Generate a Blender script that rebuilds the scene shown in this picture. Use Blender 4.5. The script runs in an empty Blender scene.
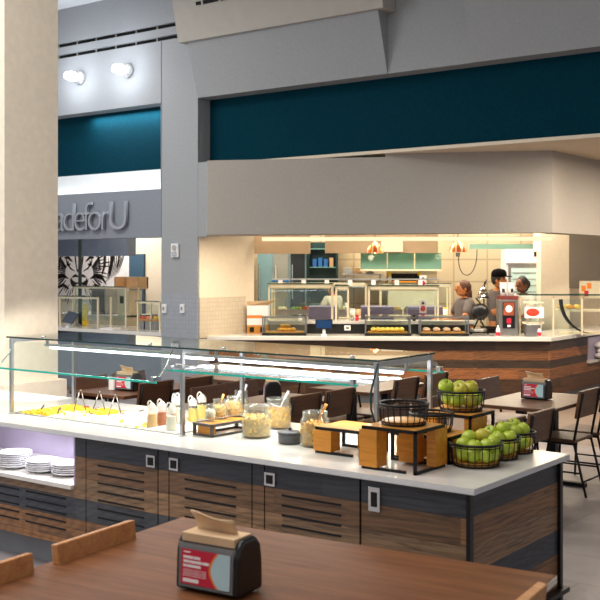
import bpy, math, random
from mathutils import Vector, Matrix
random.seed(7)
PI = math.pi
SC = bpy.context.scene
COL = SC.collection
R = math.radians

# ------------------------------------------------------------------ camera
F = 1045.0; HZ = 265.0; EYE = 1.9
CR = (0.8014, 0.5980)      # camera right in plan
CF = (-0.5980, 0.8014)     # camera forward in plan
cd = bpy.data.cameras.new('camera'); cam = bpy.data.objects.new('camera', cd); COL.objects.link(cam)
cam.location = (0, 0, EYE); cam.rotation_euler = (PI/2, 0, math.atan2(0.5980, 0.8014))
cd.sensor_width = 36; cd.lens = F/600*36; cd.shift_y = -(300-HZ)/600; cd.clip_end = 100
cd.dof.use_dof = True; cd.dof.focus_distance = 8.5; cd.dof.aperture_fstop = 5.6
SC.camera = cam

def plan(px, D):
    t = (px-300)/F
    return (D*(CR[0]*t+CF[0]), D*(CR[1]*t+CF[1]))
def on_v(px, v):                       # point of a pixel column on the plane v (returns u, depth)
    t = (px-300)/F; D = v/(CR[1]*t+CF[1]); return D*(CR[0]*t+CF[0]), D
def on_z(px, py, z):
    D = (EYE-z)*F/(py-HZ); return plan(px, D)
def z_at(py, D): return EYE-(py-HZ)*D/F

# kitchen frame: the far service counter stands at an angle to the walls
KO = Vector((-9.65, 10.82)); KA = math.atan2(2.665, 3.99)
KX = Vector((math.cos(KA), math.sin(KA))); KY = Vector((-math.sin(KA), math.cos(KA)))
def kw(a, b): p = KO+KX*a+KY*b; return (p.x, p.y)
def on_k(px, b):
    t = (px-300)/F; d = Vector((CR[0]*t+CF[0], CR[1]*t+CF[1]))
    D = (KO.dot(KY)+b)/d.dot(KY); p = d*D-KO
    return p.dot(KX), D

# ------------------------------------------------------------------ materials
def lin(c):
    return tuple(((x/255)/12.92 if x/255 <= 0.04045 else ((x/255+0.055)/1.055)**2.4) for x in c)+(1,)
class NT:
    def __init__(s, name):
        s.m = bpy.data.materials.new(name); s.m.use_nodes = True; s.t = s.m.node_tree; s.t.nodes.clear()
        s.out = s.n('ShaderNodeOutputMaterial')
    def n(s, typ, **kw):
        o = s.t.nodes.new(typ)
        for k, v in kw.items():
            if k.startswith('i_'): o.inputs[int(k[2:])].default_value = v
            else: setattr(o, k, v)
        return o
    def l(s, a, b): s.t.links.new(a, b)
    def math(s, op, a, b=None):
        o = s.n('ShaderNodeMath', operation=op)
        for i, x in enumerate((a, b)):
            if x is None: continue
            if isinstance(x, (int, float)): o.inputs[i].default_value = x
            else: s.l(x, o.inputs[i])
        return o.outputs[0]
    def ramp(s, fac, stops, mode='LINEAR'):
        o = s.n('ShaderNodeValToRGB'); o.color_ramp.interpolation = mode
        e = o.color_ramp.elements
        while len(e) > 1: e.remove(e[-1])
        e[0].position = stops[0][0]; e[0].color = stops[0][1]
        for p, c in stops[1:]:
            x = e.new(p); x.color = c
        s.l(fac, o.inputs[0]); return o.outputs[0]
    def mix(s, fac, a, b, mode='MIX'):
        o = s.n('ShaderNodeMix', data_type='RGBA', blend_type=mode)
        for sock, x in ((o.inputs[0], fac), (o.inputs[6], a), (o.inputs[7], b)):
            if isinstance(x, (int, float, tuple)): sock.default_value = x
            else: s.l(x, sock)
        return o.outputs[2]
    def bsdf(s, col, rough=0.5, metal=0.0, bump=None, bs=0.2, **kw):
        b = s.n('ShaderNodeBsdfPrincipled')
        if isinstance(col, tuple): b.inputs['Base Color'].default_value = col
        else: s.l(col, b.inputs['Base Color'])
        if isinstance(rough, (int, float)): b.inputs['Roughness'].default_value = rough
        else: s.l(rough, b.inputs['Roughness'])
        b.inputs['Metallic'].default_value = metal
        for k, v in kw.items(): b.inputs[k.replace('_', ' ')].default_value = v
        if bump is not None:
            bn = s.n('ShaderNodeBump'); bn.inputs['Strength'].default_value = bs; bn.inputs['Distance'].default_value = 0.01
            s.l(bump, bn.inputs['Height']); s.l(bn.outputs[0], b.inputs['Normal'])
        s.l(b.outputs[0], s.out.inputs[0]); return b
    def noise(s, vec, scale, detail=4, rough=0.5, dist=0.0):
        o = s.n('ShaderNodeTexNoise'); o.inputs['Scale'].default_value = scale; o.inputs['Detail'].default_value = detail
        o.inputs['Roughness'].default_value = rough; o.inputs['Distortion'].default_value = dist
        if vec is not None: s.l(vec, o.inputs['Vector'])
        return o.outputs[0]
    def objco(s, scale=None):
        t = s.n('ShaderNodeTexCoord').outputs['Object']
        if scale:
            m = s.n('ShaderNodeMapping'); m.inputs['Scale'].default_value = scale; s.l(t, m.inputs[0]); t = m.outputs[0]
        return t

def paint(name, rgb, rough=0.6, metal=0.0, var=0.06, scale=6.0, bump=0.0, **kw):
    m = NT(name); c = lin(rgb); v = m.objco()
    nz = m.noise(v, scale, 5)
    d = tuple(x*(1-var) for x in c[:3])+(1,); l_ = tuple(min(1, x*(1+var)) for x in c[:3])+(1,)
    col = m.ramp(nz, [(0.3, d), (0.7, l_)])
    bn = m.noise(v, 180, 2) if bump else None
    m.bsdf(col, rough, metal, bn, bump, **kw); return m.m
def emit(name, rgb, st):
    m = NT(name); e = m.n('ShaderNodeEmission'); e.inputs[0].default_value = lin(rgb); e.inputs[1].default_value = st
    m.l(e.outputs[0], m.out.inputs[0]); return m.m
def pane_mat(name, tint, ior=1.45, rough=0.0, body=0.0, bodycol=(200, 220, 215)):
    m = NT(name); tr = m.n('ShaderNodeBsdfTransparent'); tr.inputs[0].default_value = lin(tint)
    gl = m.n('ShaderNodeBsdfGlossy'); gl.inputs['Roughness'].default_value = rough; gl.inputs[0].default_value = (0.95, 0.97, 0.96, 1)
    lw = m.n('ShaderNodeLayerWeight'); lw.inputs[0].default_value = 0.5
    f0 = ((ior-1)/(ior+1))**2
    fr = m.math('ADD', m.math('MULTIPLY', m.math('POWER', lw.outputs['Facing'], 5.0), 1-f0), f0)
    mx = m.n('ShaderNodeMixShader'); m.l(fr, mx.inputs[0]); m.l(tr.outputs[0], mx.inputs[1]); m.l(gl.outputs[0], mx.inputs[2])
    res = mx.outputs[0]
    if body:
        df = m.n('ShaderNodeBsdfDiffuse'); df.inputs[0].default_value = lin(bodycol)
        m2 = m.n('ShaderNodeMixShader'); m2.inputs[0].default_value = body; m.l(res, m2.inputs[1]); m.l(df.outputs[0], m2.inputs[2]); res = m2.outputs[0]
    m.l(res, m.out.inputs[0]); return m.m
def wood(name, c1, c2, axis='x', rough=0.4, fine=1.0, coat=0.0, spec=0.5):
    sc = {'x': (1.2, 14, 14), 'y': (14, 1.2, 14), 'z': (14, 14, 1.2)}[axis]
    m = NT(name); v = m.objco(tuple(x*fine for x in sc))
    n1 = m.noise(v, 2.2, 8, 0.62, 0.8)
    n2 = m.noise(v, 9.0, 4, 0.6)
    col = m.ramp(n1, [(0.3, lin(c1)), (0.7, lin(c2))])
    col = m.mix(0.35, col, m.ramp(n2, [(0.35, (0.55, 0.5, 0.45, 1)), (0.65, (1, 1, 1, 1))]), 'MULTIPLY')
    m.bsdf(col, rough, 0, n2, 0.05, Coat_Weight=coat, Coat_Roughness=0.2, Specular_IOR_Level=spec); return m.m
def plank_mat(name, bands, scale_len=1.1, rough=0.45, rowh=0.13):
    """reclaimed planks: bands = [(z, colour)] in metres, constant steps; each plank gets its own tint and grain"""
    m = NT(name); co = m.objco(); sp = m.n('ShaderNodeSeparateXYZ'); m.l(co, sp.inputs[0])
    al = m.math('ADD', sp.outputs[0], sp.outputs[1]); z = sp.outputs[2]
    base = m.ramp(z, [(max(0.0, b[0]), lin(b[1])) for b in bands], 'CONSTANT')
    row = m.math('FLOOR', m.math('DIVIDE', m.math('SUBTRACT', z, 0.08), rowh))
    wr = m.n('ShaderNodeTexWhiteNoise', noise_dimensions='1D'); m.l(row, wr.inputs['W'])
    cell = m.math('FLOOR', m.math('ADD', m.math('DIVIDE', al, scale_len), m.math('MULTIPLY', wr.outputs[0], 5)))
    cv = m.n('ShaderNodeCombineXYZ'); m.l(cell, cv.inputs[0]); m.l(row, cv.inputs[1])
    wn = m.n('ShaderNodeTexWhiteNoise', noise_dimensions='2D'); m.l(cv.outputs[0], wn.inputs['Vector'])
    tint = m.ramp(wn.outputs[0], [(0, (0.62, 0.62, 0.66, 1)), (0.5, (0.95, 0.92, 0.9, 1)), (1, (1.25, 1.12, 0.98, 1))])
    col = m.mix(1.0, base, tint, 'MULTIPLY')
    g = m.n('ShaderNodeCombineXYZ'); m.l(m.math('MULTIPLY', al, 1.6), g.inputs[0])
    m.l(m.math('MULTIPLY', z, 26), g.inputs[1]); m.l(m.math('MULTIPLY', wn.outputs[0], 30), g.inputs[2])
    gr = m.noise(g.outputs[0], 1.6, 8, 0.65, 1.0)
    col = m.mix(0.9, col, m.ramp(gr, [(0.32, (0.25, 0.24, 0.24, 1)), (0.5, (0.95, 0.95, 0.95, 1)), (0.72, (1.3, 1.24, 1.18, 1))]), 'MULTIPLY')
    g2 = m.n('ShaderNodeCombineXYZ'); m.l(m.math('MULTIPLY', al, 2.5), g2.inputs[0]); m.l(m.math('MULTIPLY', z, 9), g2.inputs[1]); m.l(row, g2.inputs[2])
    wv = m.n('ShaderNodeTexWave', wave_type='RINGS', rings_direction='SPHERICAL'); wv.inputs['Scale'].default_value = 1.4; wv.inputs['Distortion'].default_value = 6; wv.inputs['Detail'].default_value = 3
    m.l(g2.outputs[0], wv.inputs[0])
    col = m.mix(0.45, col, m.ramp(wv.outputs[1], [(0.2, (0.55, 0.52, 0.5, 1)), (0.5, (1, 1, 1, 1))]), 'MULTIPLY')
    gap = m.math('LESS_THAN', m.math('FRACT', m.math('DIVIDE', m.math('SUBTRACT', z, 0.08), rowh)), 0.02)
    col = m.mix(gap, col, (0.01, 0.009, 0.009, 1))
    m.bsdf(col, rough, 0, gr, 0.15); return m.m
def tile_mat(name, c, grout, w, h, rough=0.35, axis='xz'):
    m = NT(name); co = m.objco(); sp = m.n('ShaderNodeSeparateXYZ'); m.l(co, sp.inputs[0])
    cv = m.n('ShaderNodeCombineXYZ'); m.l(m.math('ADD', sp.outputs[0], sp.outputs[1]), cv.inputs[0]); m.l(sp.outputs[2], cv.inputs[1])
    b = m.n('ShaderNodeTexBrick'); m.l(cv.outputs[0], b.inputs[0]); b.offset = 0.0
    b.inputs['Color1'].default_value = lin(c); b.inputs['Color2'].default_value = tuple(x*0.93 for x in lin(c)[:3])+(1,)
    b.inputs['Mortar'].default_value = lin(grout); b.inputs['Scale'].default_value = 1; b.inputs['Mortar Size'].default_value = 0.02*h*2
    b.inputs['Brick Width'].default_value = w; b.inputs['Row Height'].default_value = h
    m.bsdf(b.outputs[0], rough); return m.m

M = {}
M['wall'] = paint('wall_grey', (150, 153, 156), 0.85, scale=30, var=0.04)
M['wallband'] = paint('wall_band_grey', (128, 134, 143), 0.85, scale=30, var=0.05)
M['cream'] = paint('cream_wall', (222, 208, 186), 0.8, scale=20, var=0.03)
M['column'] = paint('column_paint', (226, 214, 196), 0.8, scale=14, var=0.05)
M['white'] = paint('white_paint', (225, 228, 230), 0.7, var=0.02)
M['taupe'] = paint('canopy_taupe', (172, 166, 158), 0.8, scale=40, var=0.04)
M['teal'] = paint('teal_panel', (0, 48, 62), 0.95, scale=25, var=0.14, Specular_IOR_Level=0.1)
M['soffit'] = paint('soffit_beige', (172, 168, 160), 0.8, var=0.04)
M['black'] = paint('black_metal', (28, 27, 27), 0.45, 0.6)
M['blackpl'] = paint('black_plastic', (17, 16, 17), 0.3, 0, var=0.1)
M['slot'] = paint('slot_black', (8, 8, 8), 0.9)
M['steel'] = paint('steel', (190, 190, 188), 0.28, 1.0, var=0.05)
M['bsteel'] = paint('brushed_steel', (150, 148, 146), 0.38, 0.9, var=0.08)
M['mauve'] = paint('mauve_steel', (128, 122, 150), 0.4, 0.3, var=0.1)
M['chrome'] = paint('chrome', (215, 215, 215), 0.12, 1.0, var=0.02)
M['framec'] = paint('cream_frame', (226, 214, 186), 0.5, 0.1)
M['quartz'] = paint('quartz', (218, 214, 207), 0.16, 0, var=0.05, scale=9)
M['quartz2'] = paint('quartz_edge', (216, 216, 216), 0.2, 0, var=0.04, scale=12)
M['sheet'] = pane_mat('glass_sheet', (240, 250, 246), 1.6)
M['pane'] = pane_mat('glass_pane', (246, 251, 249), 1.5)
M['jar'] = pane_mat('jar_glass', (240, 242, 240), 1.45, 0.03, 0.06, (235, 235, 230))
M['tealglass'] = pane_mat('teal_glass', (150, 205, 195), 1.5, 0.05, 0.45, (160, 196, 182))
M['edge'] = paint('glass_edge', (40, 190, 170), 0.2, 0, var=0.05)
M['edged'] = paint('dark_glass_edge', (20, 62, 56), 0.2)
M['led'] = emit('led_light', (238, 240, 255), 5)
M['bulb'] = emit('globe_light', (238, 244, 255), 7)
M['cove'] = emit('warm_light', (255, 224, 180), 1.0)
M['alcove'] = paint('alcove_laminate', (168, 158, 182), 0.4, var=0.03)
M['plate'] = paint('white_china', (236, 236, 238), 0.2, var=0.01)
M['lightwood'] = wood('oak_block', (188, 116, 28), (226, 154, 52), 'x', 0.4)
M['topwood'] = wood('riser_wood', (184, 118, 40), (222, 160, 72), 'x', 0.4)
M['walnut'] = wood('walnut_laminate', (98, 57, 31), (132, 84, 50), 'x', 0.5, 0.7, 0.0, 0.22)
M['greytop'] = wood('grey_walnut', (108, 80, 60), (134, 104, 82), 'x', 0.42, 0.8, 0.0, 0.35)
M['honey'] = wood('honey_wood', (172, 110, 58), (206, 146, 88), 'y', 0.4)
M['chairw'] = wood('chair_wood', (84, 54, 34), (116, 78, 50), 'x', 0.45)
M['chaird'] = wood('chair_wood_dark', (70, 40, 22), (100, 60, 34), 'x', 0.45)
M['edgeband'] = paint('edge_band', (226, 214, 196), 0.5)
M['toe'] = paint('toe_kick', (128, 130, 134), 0.6)
DK, BR, BR2 = (60, 63, 70), (142, 114, 86), (146, 104, 66)
M['planks'] = plank_mat('reclaimed_planks', [(0, BR2), (0.34, (60, 66, 76)), (0.47, BR), (0.60, (134, 100, 70)), (0.73, DK)])
M['planks2'] = plank_mat('island_planks', [(0, (92, 62, 42)), (0.175, (92, 64, 42)), (0.34, (138, 92, 58)), (0.49, (66, 52, 42)), (0.60, (146, 98, 60)), (0.73, (78, 58, 44))], 1.4, rowh=0.13)
M['kraft'] = paint('kraft_napkin', (208, 176, 138), 0.9, var=0.08)
M['red'] = paint('print_red', (196, 30, 58), 0.4, var=0.03)
M['orange'] = paint('print_orange', (232, 130, 40), 0.5)
M['printw'] = paint('print_white', (238, 232, 232), 0.5)
M['bluew'] = paint('print_pale_blue', (176, 206, 212), 0.5)
M['apple'] = None
def apple_mat(name, a, b):
    m = NT(name); v = m.objco(); nz = m.noise(v, 14, 4)
    sp = m.n('ShaderNodeTexVoronoi'); sp.inputs['Scale'].default_value = 260; m.l(v, sp.inputs['Vector'])
    col = m.ramp(nz, [(0.3, lin(a)), (0.7, lin(b))])
    col = m.mix(m.math('LESS_THAN', sp.outputs[0], 0.12), col, lin((214, 222, 120)))
    m.bsdf(col, 0.25, 0, None, 0, Subsurface_Weight=0.05); return m.m
M['apple'] = apple_mat('green_apple', (148, 172, 34), (184, 198, 66))
M['appley'] = apple_mat('yellow_apple', (168, 160, 40), (196, 186, 66))
M['stem'] = paint('stem_brown', (80, 58, 30), 0.7)
M['skin1'] = paint('skin_warm', (196, 124, 72), 0.5, var=0.03)
M['skin2'] = paint('skin_brown', (124, 72, 42), 0.5, var=0.03)
M['hair1'] = paint('brown_hair', (86, 46, 30), 0.6, var=0.3, scale=40)
M['hair2'] = paint('black_hair', (28, 22, 22), 0.6, var=0.3, scale=40)
M['shirt'] = paint('grey_shirt', (104, 96, 94), 0.85, var=0.12, scale=20)
M['shirtw'] = paint('pale_shirt', (206, 196, 184), 0.85)
M['trouser'] = paint('dark_trousers', (52, 46, 44), 0.85)
M['apron'] = paint('grey_apron', (108, 100, 92), 0.85)
M['corn'] = paint('yellow_food', (246, 196, 30), 0.5, var=0.2, scale=40)
M['cheese'] = paint('pale_food', (244, 232, 196), 0.6, var=0.1, scale=40)
M['tomato'] = paint('red_food', (206, 70, 36), 0.5, var=0.2, scale=40)
M['greens'] = paint('green_food', (120, 150, 60), 0.6, var=0.3, scale=40)
M['granola'] = paint('granola', (226, 184, 106), 0.8, var=0.3, scale=50)
M['flakes'] = paint('cereal', (222, 168, 62), 0.7, var=0.25, scale=50)
M['dressw'] = paint('cream_dressing', (246, 238, 214), 0.4)
M['dressy'] = paint('yellow_dressing', (240, 208, 96), 0.4)
M['dresso'] = paint('amber_dressing', (186, 92, 24), 0.4)
M['dressp'] = paint('peach_dressing', (236, 186, 112), 0.4)
M['lidpl'] = pane_mat('bottle_lid', (236, 234, 226), 1.45, 0.1, 0.55, (244, 240, 230))
M['tongs'] = paint('tongs_steel', (120, 112, 104), 0.3, 0.9)
M['blue'] = paint('bright_blue', (40, 110, 190), 0.5)
M['tealdoor'] = paint('slate_blue_door', (56, 84, 104), 0.6)
M['copper'] = None
def copper():
    m = NT('copper_reflections'); co = m.objco(); sp = m.n('ShaderNodeSeparateXYZ'); m.l(co, sp.inputs[0])
    an = m.math('ARCTAN2', sp.outputs[1], sp.outputs[0])
    s_ = m.math('SINE', m.math('MULTIPLY', an, 9))
    col = m.ramp(s_, [(0.4, lin((196, 96, 36))), (0.6, lin((244, 216, 176)))])  # pale streaks are reflections on the copper dome, painted into its colour
    m.bsdf(col, 0.3, 0.6); return m.m
M['copper'] = copper()
M['kitfloor'] = paint('quarry_tile', (120, 104, 92), 0.5)
M['walltile'] = tile_mat('beige_wall_tile', (206, 192, 164), (176, 160, 134), 0.6, 0.4, 0.35)
M['smalltile'] = tile_mat('small_square_tile', (150, 155, 162), (132, 138, 146), 0.06, 0.06, 0.4)
M['smalltilew'] = tile_mat('small_beige_tile', (204, 190, 168), (180, 164, 142), 0.06, 0.06, 0.4)
def floor_mat():
    m = NT('concrete_tile_floor'); co = m.objco()
    n1 = m.noise(co, 1.3, 8, 0.6, 0.6); n2 = m.noise(co, 7, 6, 0.6)
    col = m.ramp(n1, [(0.3, lin((126, 120, 124))), (0.7, lin((168, 160, 158)))])
    col = m.mix(0.3, col, m.ramp(n2, [(0.3, (0.6, 0.58, 0.6, 1)), (0.7, (1, 1, 1, 1))]), 'MULTIPLY')
    b = m.n('ShaderNodeTexBrick'); m.l(co, b.inputs[0]); b.offset = 0.5
    b.inputs['Scale'].default_value = 1; b.inputs['Brick Width'].default_value = 1.2; b.inputs['Row Height'].default_value = 0.6; b.inputs['Mortar Size'].default_value = 0.004
    b.inputs['Color1'].default_value = (1, 1, 1, 1); b.inputs['Color2'].default_value = (0.93, 0.92, 0.93, 1); b.inputs['Mortar'].default_value = (0.55, 0.53, 0.53, 1)
    col = m.mix(1.0, col, b.outputs[0], 'MULTIPLY')
    m.bsdf(col, 0.32); return m.m
M['floor'] = floor_mat()

# ------------------------------------------------------------------ geometry
class G:
    def __init__(s): s.v = []; s.f = []; s.mi = []; s.sm = []
    def add(s, vs, fs, mi=0, sm=False):
        o = len(s.v); s.v += [tuple(x) for x in vs]
        for f in fs: s.f.append(tuple(i+o for i in f)); s.mi.append(mi); s.sm.append(sm)
        return s
    def box(s, x0, x1, y0, y1, z0, z1, mi=0, mat=None):
        vs = [Vector((x, y, z)) for z in (z0, z1) for x, y in ((x0, y0), (x1, y0), (x1, y1), (x0, y1))]
        if mat is not None: vs = [mat @ v for v in vs]
        return s.add(vs, [(3, 2, 1, 0), (4, 5, 6, 7), (0, 1, 5, 4), (1, 2, 6, 5), (2, 3, 7, 6), (3, 0, 4, 7)], mi)
    def prism(s, poly, z0, z1, mi=0, mat=None):
        n = len(poly)
        vs = [Vector((p[0], p[1], z0)) for p in poly]+[Vector((p[0], p[1], z1)) for p in poly]
        if mat is not None: vs = [mat @ v for v in vs]
        fs = [tuple(range(n-1, -1, -1)), tuple(range(n, 2*n))]+[(i, (i+1) % n, (i+1) % n+n, i+n) for i in range(n)]
        return s.add(vs, fs, mi)
    def ring(s, c, ax, r, n):
        ax = Vector(ax).normalized(); t = Vector((0, 0, 1)) if abs(ax.z) < 0.9 else Vector((1, 0, 0))
        a = ax.cross(t).normalized(); b = ax.cross(a)
        return [Vector(c)+a*(r*math.cos(2*PI*i/n))+b*(r*math.sin(2*PI*i/n)) for i in range(n)]
    def tube(s, pts, r, n=8, mi=0, closed=False):
        pts = [Vector(p) for p in pts]; k = len(pts); rs = r if isinstance(r, (list, tuple)) else [r]*k
        vs = []; pa = None
        for i, p in enumerate(pts):
            if closed: d = pts[(i+1) % k]-pts[i-1]
            else: d = pts[min(i+1, k-1)]-pts[max(i-1, 0)]
            d.normalize()
            if pa is None:
                t = Vector((0, 0, 1)) if abs(d.z) < 0.9 else Vector((1, 0, 0)); pa = d.cross(t).normalized()
            else: pa = (pa-d*pa.dot(d)).normalized()
            b = d.cross(pa)
            vs += [p+pa*(rs[i]*math.cos(2*PI*j/n))+b*(rs[i]*math.sin(2*PI*j/n)) for j in range(n)]
        fs = []
        for i in range(k if closed else k-1):
            for j in range(n):
                a_, b_ = i*n+j, i*n+(j+1) % n; c_, d_ = ((i+1) % k)*n+(j+1) % n, ((i+1) % k)*n+j
                fs.append((a_, b_, c_, d_))
        if not closed: fs += [tuple(range(n-1, -1, -1)), tuple(range((k-1)*n, k*n))]
        return s.add(vs, fs, mi, True)
    def lathe(s, prof, n=24, c=(0, 0, 0), mi=0, cap0=True, cap1=True, sx=1, sy=1):
        vs = []; fs = []
        for r, z in prof: vs += [(c[0]+sx*r*math.cos(2*PI*j/n), c[1]+sy*r*math.sin(2*PI*j/n), c[2]+z) for j in range(n)]
        for i in range(len(prof)-1):
            for j in range(n): fs.append((i*n+j, i*n+(j+1) % n, (i+1)*n+(j+1) % n, (i+1)*n+j))
        s.add(vs, fs, mi, True); o = len(s.v)-len(vs)
        k = len(prof)-1
        if cap0: s.f.append(tuple(o+j for j in range(n-1, -1, -1))); s.mi.append(mi); s.sm.append(False)
        if cap1: s.f.append(tuple(o+k*n+j for j in range(n))); s.mi.append(mi); s.sm.append(False)
        return s
    def ball(s, c, r, n=16, m=10, mi=0):
        if not isinstance(r, (tuple, list)): r = (r, r, r)
        prof = [(max(1e-4, math.sin(PI*i/m)), -math.cos(PI*i/m)) for i in range(m+1)]
        vs = []; fs = []
        for q, z in prof: vs += [(c[0]+r[0]*q*math.cos(2*PI*j/n), c[1]+r[1]*q*math.sin(2*PI*j/n), c[2]+r[2]*z) for j in range(n)]
        for i in range(m):
            for j in range(n): fs.append((i*n+j, i*n+(j+1) % n, (i+1)*n+(j+1) % n, (i+1)*n+j))
        return s.add(vs, fs, mi, True)
    def build(s, name, mats, parent=None, loc=(0, 0, 0), rz=0, bevel=0, seg=2):
        me = bpy.data.meshes.new(name); me.from_pydata(s.v, [], s.f); me.validate(); me.update()
        if not isinstance(mats, (list, tuple)): mats = [mats]
        for m in mats: me.materials.append(m)
        if len(me.polygons) == len(s.f):
            me.polygons.foreach_set('material_index', s.mi); me.polygons.foreach_set('use_smooth', s.sm)
        o = bpy.data.objects.new(name, me); COL.objects.link(o); o.location = loc; o.rotation_euler = (0, 0, rz)
        if parent: o.parent = parent
        if bevel:
            b = o.modifiers.new('bevel', 'BEVEL'); b.width = bevel; b.segments = seg; b.limit_method = 'ANGLE'
        return o
def tag(o, label, cat, group=None, kind=None):
    o['label'] = label; o['category'] = cat
    if group: o['group'] = group
    if kind: o['kind'] = kind
    return o
def thing(name, label, cat, loc, rz=0, group=None):
    o = bpy.data.objects.new(name, None); COL.objects.link(o); o.location = loc; o.rotation_euler = (0, 0, rz); o.empty_display_size = 0.1
    return tag(o, label, cat, group)
def struct(g, name, mat, loc=(0, 0, 0), rz=0, bevel=0, parent=None):
    o = g.build(name, mat, parent, loc, rz, bevel)
    if parent is None: o['kind'] = 'structure'
    return o
def dup(root, loc, rz=None, label=None, group=None):
    def cp(o, par):
        c = o.copy(); COL.objects.link(c)
        if par is not None: c.parent = par
        for ch in o.children: cp(ch, c)
        return c
    r = cp(root, None); r.location = loc
    if rz is not None: r.rotation_euler = (0, 0, rz)
    if label: r['label'] = label
    if group: r['group'] = group
    return r
def light(kind, name, loc, energy, col=(1, 1, 1), size=1.0, sy=None, rot=(0, 0, 0), **kw):
    d = bpy.data.lights.new(name, kind); d.energy = energy; d.color = col
    if kind == 'AREA':
        d.size = size
        if sy: d.shape = 'RECTANGLE'; d.size_y = sy
    elif kind in ('POINT', 'SPOT'): d.shadow_soft_size = size
    for k, v in kw.items(): setattr(d, k, v)
    o = bpy.data.objects.new(name, d); COL.objects.link(o); o.location = loc; o.rotation_euler = rot; return o

# ================================================================== ROOM SHELL
struct(G().box(-18, 8, -5, 10.6, -0.1, 0), 'floor', M['floor'])
struct(G().box(-18, 8, 10.6, 24, -0.1, 0), 'floor_kitchen', M['kitfloor'])
struct(G().box(-18, 8, -5, 11.0, 5.8, 5.95), 'ceiling', M['white'])
V0 = 10.6; CT = 5.8; HB = 4.18
# left pier, upper wall, pier between the openings, header on the right
struct(G().box(-18, -13.9, V0, V0+.2, 0, CT), 'wall_far_left', M['wall'])
struct(G().box(-13.9, -10.34, V0, 11.6, HB, 5.05).box(-13.9, -10.34, V0, 11.6, 5.11, 5.22).box(-13.9, -9.9, V0, 11.6, 5.28, CT)
       .box(-13.9, -9.9, V0+.08, 11.6, 5.0, 5.3), 'wall_upper_left', M['wall'])
struct(G().box(-10.34, -9.9, V0, 11.6, 1.5, 5.05).box(-9.9, -9.65, V0, 11.6, 1.5, CT).box(-10.34, -9.9, V0, 11.6, 5.11, 5.22), 'wall_pier', M['wall'])
struct(G().box(-10.34, -9.65, V0-.005, 11.605, 0, 1.5), 'wall_pier_lower', M['smalltile'])
struct(G().box(-10.346, -10.334, V0-.006, V0+.01, 2.3, 5.05), 'trim_1', M['wallband'])
g = G()                                # slots of the linear vent
for (x0, z0) in ((-13.2, 5.05), (-13.2, 5.22)):
    g.box(x0, -9.76, V0+.06, V0+.075, z0, z0+.06)
vent = g.build('linear_vent', M['slot'], loc=(0, 0, 0)); tag(vent, 'long black double slot vent across the grey wall above the globe lights', 'vent')
for i in range(9):
    G().box(-13.0+i*.42, -12.98+i*.42, V0+.045, V0+.06, 5.045, 5.285).build('vent_clip', M['soffit'], vent)
struct(G().box(-13.9, -10.34, V0+.25, V0+.3, 2.6, 3.28).box(-13.9, -10.34, V0+.02, V0+.3, 2.6, 2.95), 'wall_ledge_left', M['white'])
struct(G().box(-13.9, -10.34, V0+.25, V0+.33, 3.28, HB), 'wall_teal_left', M['teal'])
struct(G().box(-13.9, -10.34, V0, V0+.2, 2.29, 2.97), 'wall_fascia_left', M['wallband'])
# right header with leaning bulkhead panels
def lean(u0, u1, nm, out=.22):
    g = G(); z0, z1 = HB, 5.8; y0, y1 = V0, V0-out*(z1-z0)/.75
    vs = [(u0, V0+.02, z0), (u1, V0+.02, z0), (u1, V0, z0), (u0, V0, z0), (u0, V0+.02, z1), (u1, V0+.02, z1), (u1, y1, z1), (u0, y1, z1)]
    g.add(vs, [(0, 1, 2, 3), (7, 6, 5, 4), (3, 2, 6, 7), (1, 0, 4, 5), (0, 3, 7, 4), (2, 1, 5, 6)])
    struct(g, nm, M['wall'])
struct(G().box(-9.65, 4, V0+.005, 11.6, HB, CT), 'wall_header_right', M['wall'])
lean(-9.65, -6.61, 'wall_bulkhead_left'); lean(-5.5, 4, 'wall_bulkhead_right')
struct(G().box(-9.65, 4, V0+.25, V0+.4, 3.3, HB), 'wall_teal_right', M['teal'])
struct(G().box(-9.65, 4, V0+.2, 24, 3.26, 3.3), 'ceiling_kitchen', M['cream'])
# high box soffit with slot vents
SB = thing('bulkhead_box', 'pale boxed bulkhead hanging high on the grey wall, slotted vents in its face', 'bulkhead', (-9.76, V0, 4.9))
SB['kind'] = 'structure'
g = G(); L_ = 3.26
vs = [(0, 0, 0), (L_, 0, 0), (L_, -.27, 0), (0, -.27, 0), (0, 0, .9), (L_, 0, .9), (L_, -.47, .9), (0, -.47, .9)]
g.add(vs, [(0, 1, 2, 3), (7, 6, 5, 4), (3, 2, 6, 7), (1, 0, 4, 5), (0, 3, 7, 4), (2, 1, 5, 6)])
g.build('soffit_body', M['soffit'], SB)
g = G(); tilt = Matrix.Translation((.42, -.27, 0)) @ Matrix.Rotation(math.atan(.2/.9), 4, 'X')
g.box(0, 2.3, -.012, .004, .435, .48, 0, tilt).box(0, 2.3, -.012, .004, .55, .60, 0, tilt)
for i in range(8): g.box(.1+i*.3, .13+i*.3, -.02, 0, .43, .61, 1, tilt)
g.build('slot_vent', [M['slot'], M['soffit']], SB)
# kitchen return wall finish and partitions
struct(G().box(-9.65, -9.638, V0+.02, 11.6, 1.45, 3.26), 'wall_return_upper', M['cream'])
struct(G().box(-9.65, -9.63, V0+.02, 11.6, .9, 1.45), 'wall_return_tile', M['smalltilew'])
struct(G().box(-10.2, -9.72, 11.6, 11.9, 0, 3.26), 'wall_partition_near', M['cream'])
struct(G().prism([(-10.85, 11.61), (-10.6, 11.61), (-16.0, 17.3), (-16.25, 17.3)], 0, 3.26), 'wall_partition', M['cream'])

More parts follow.
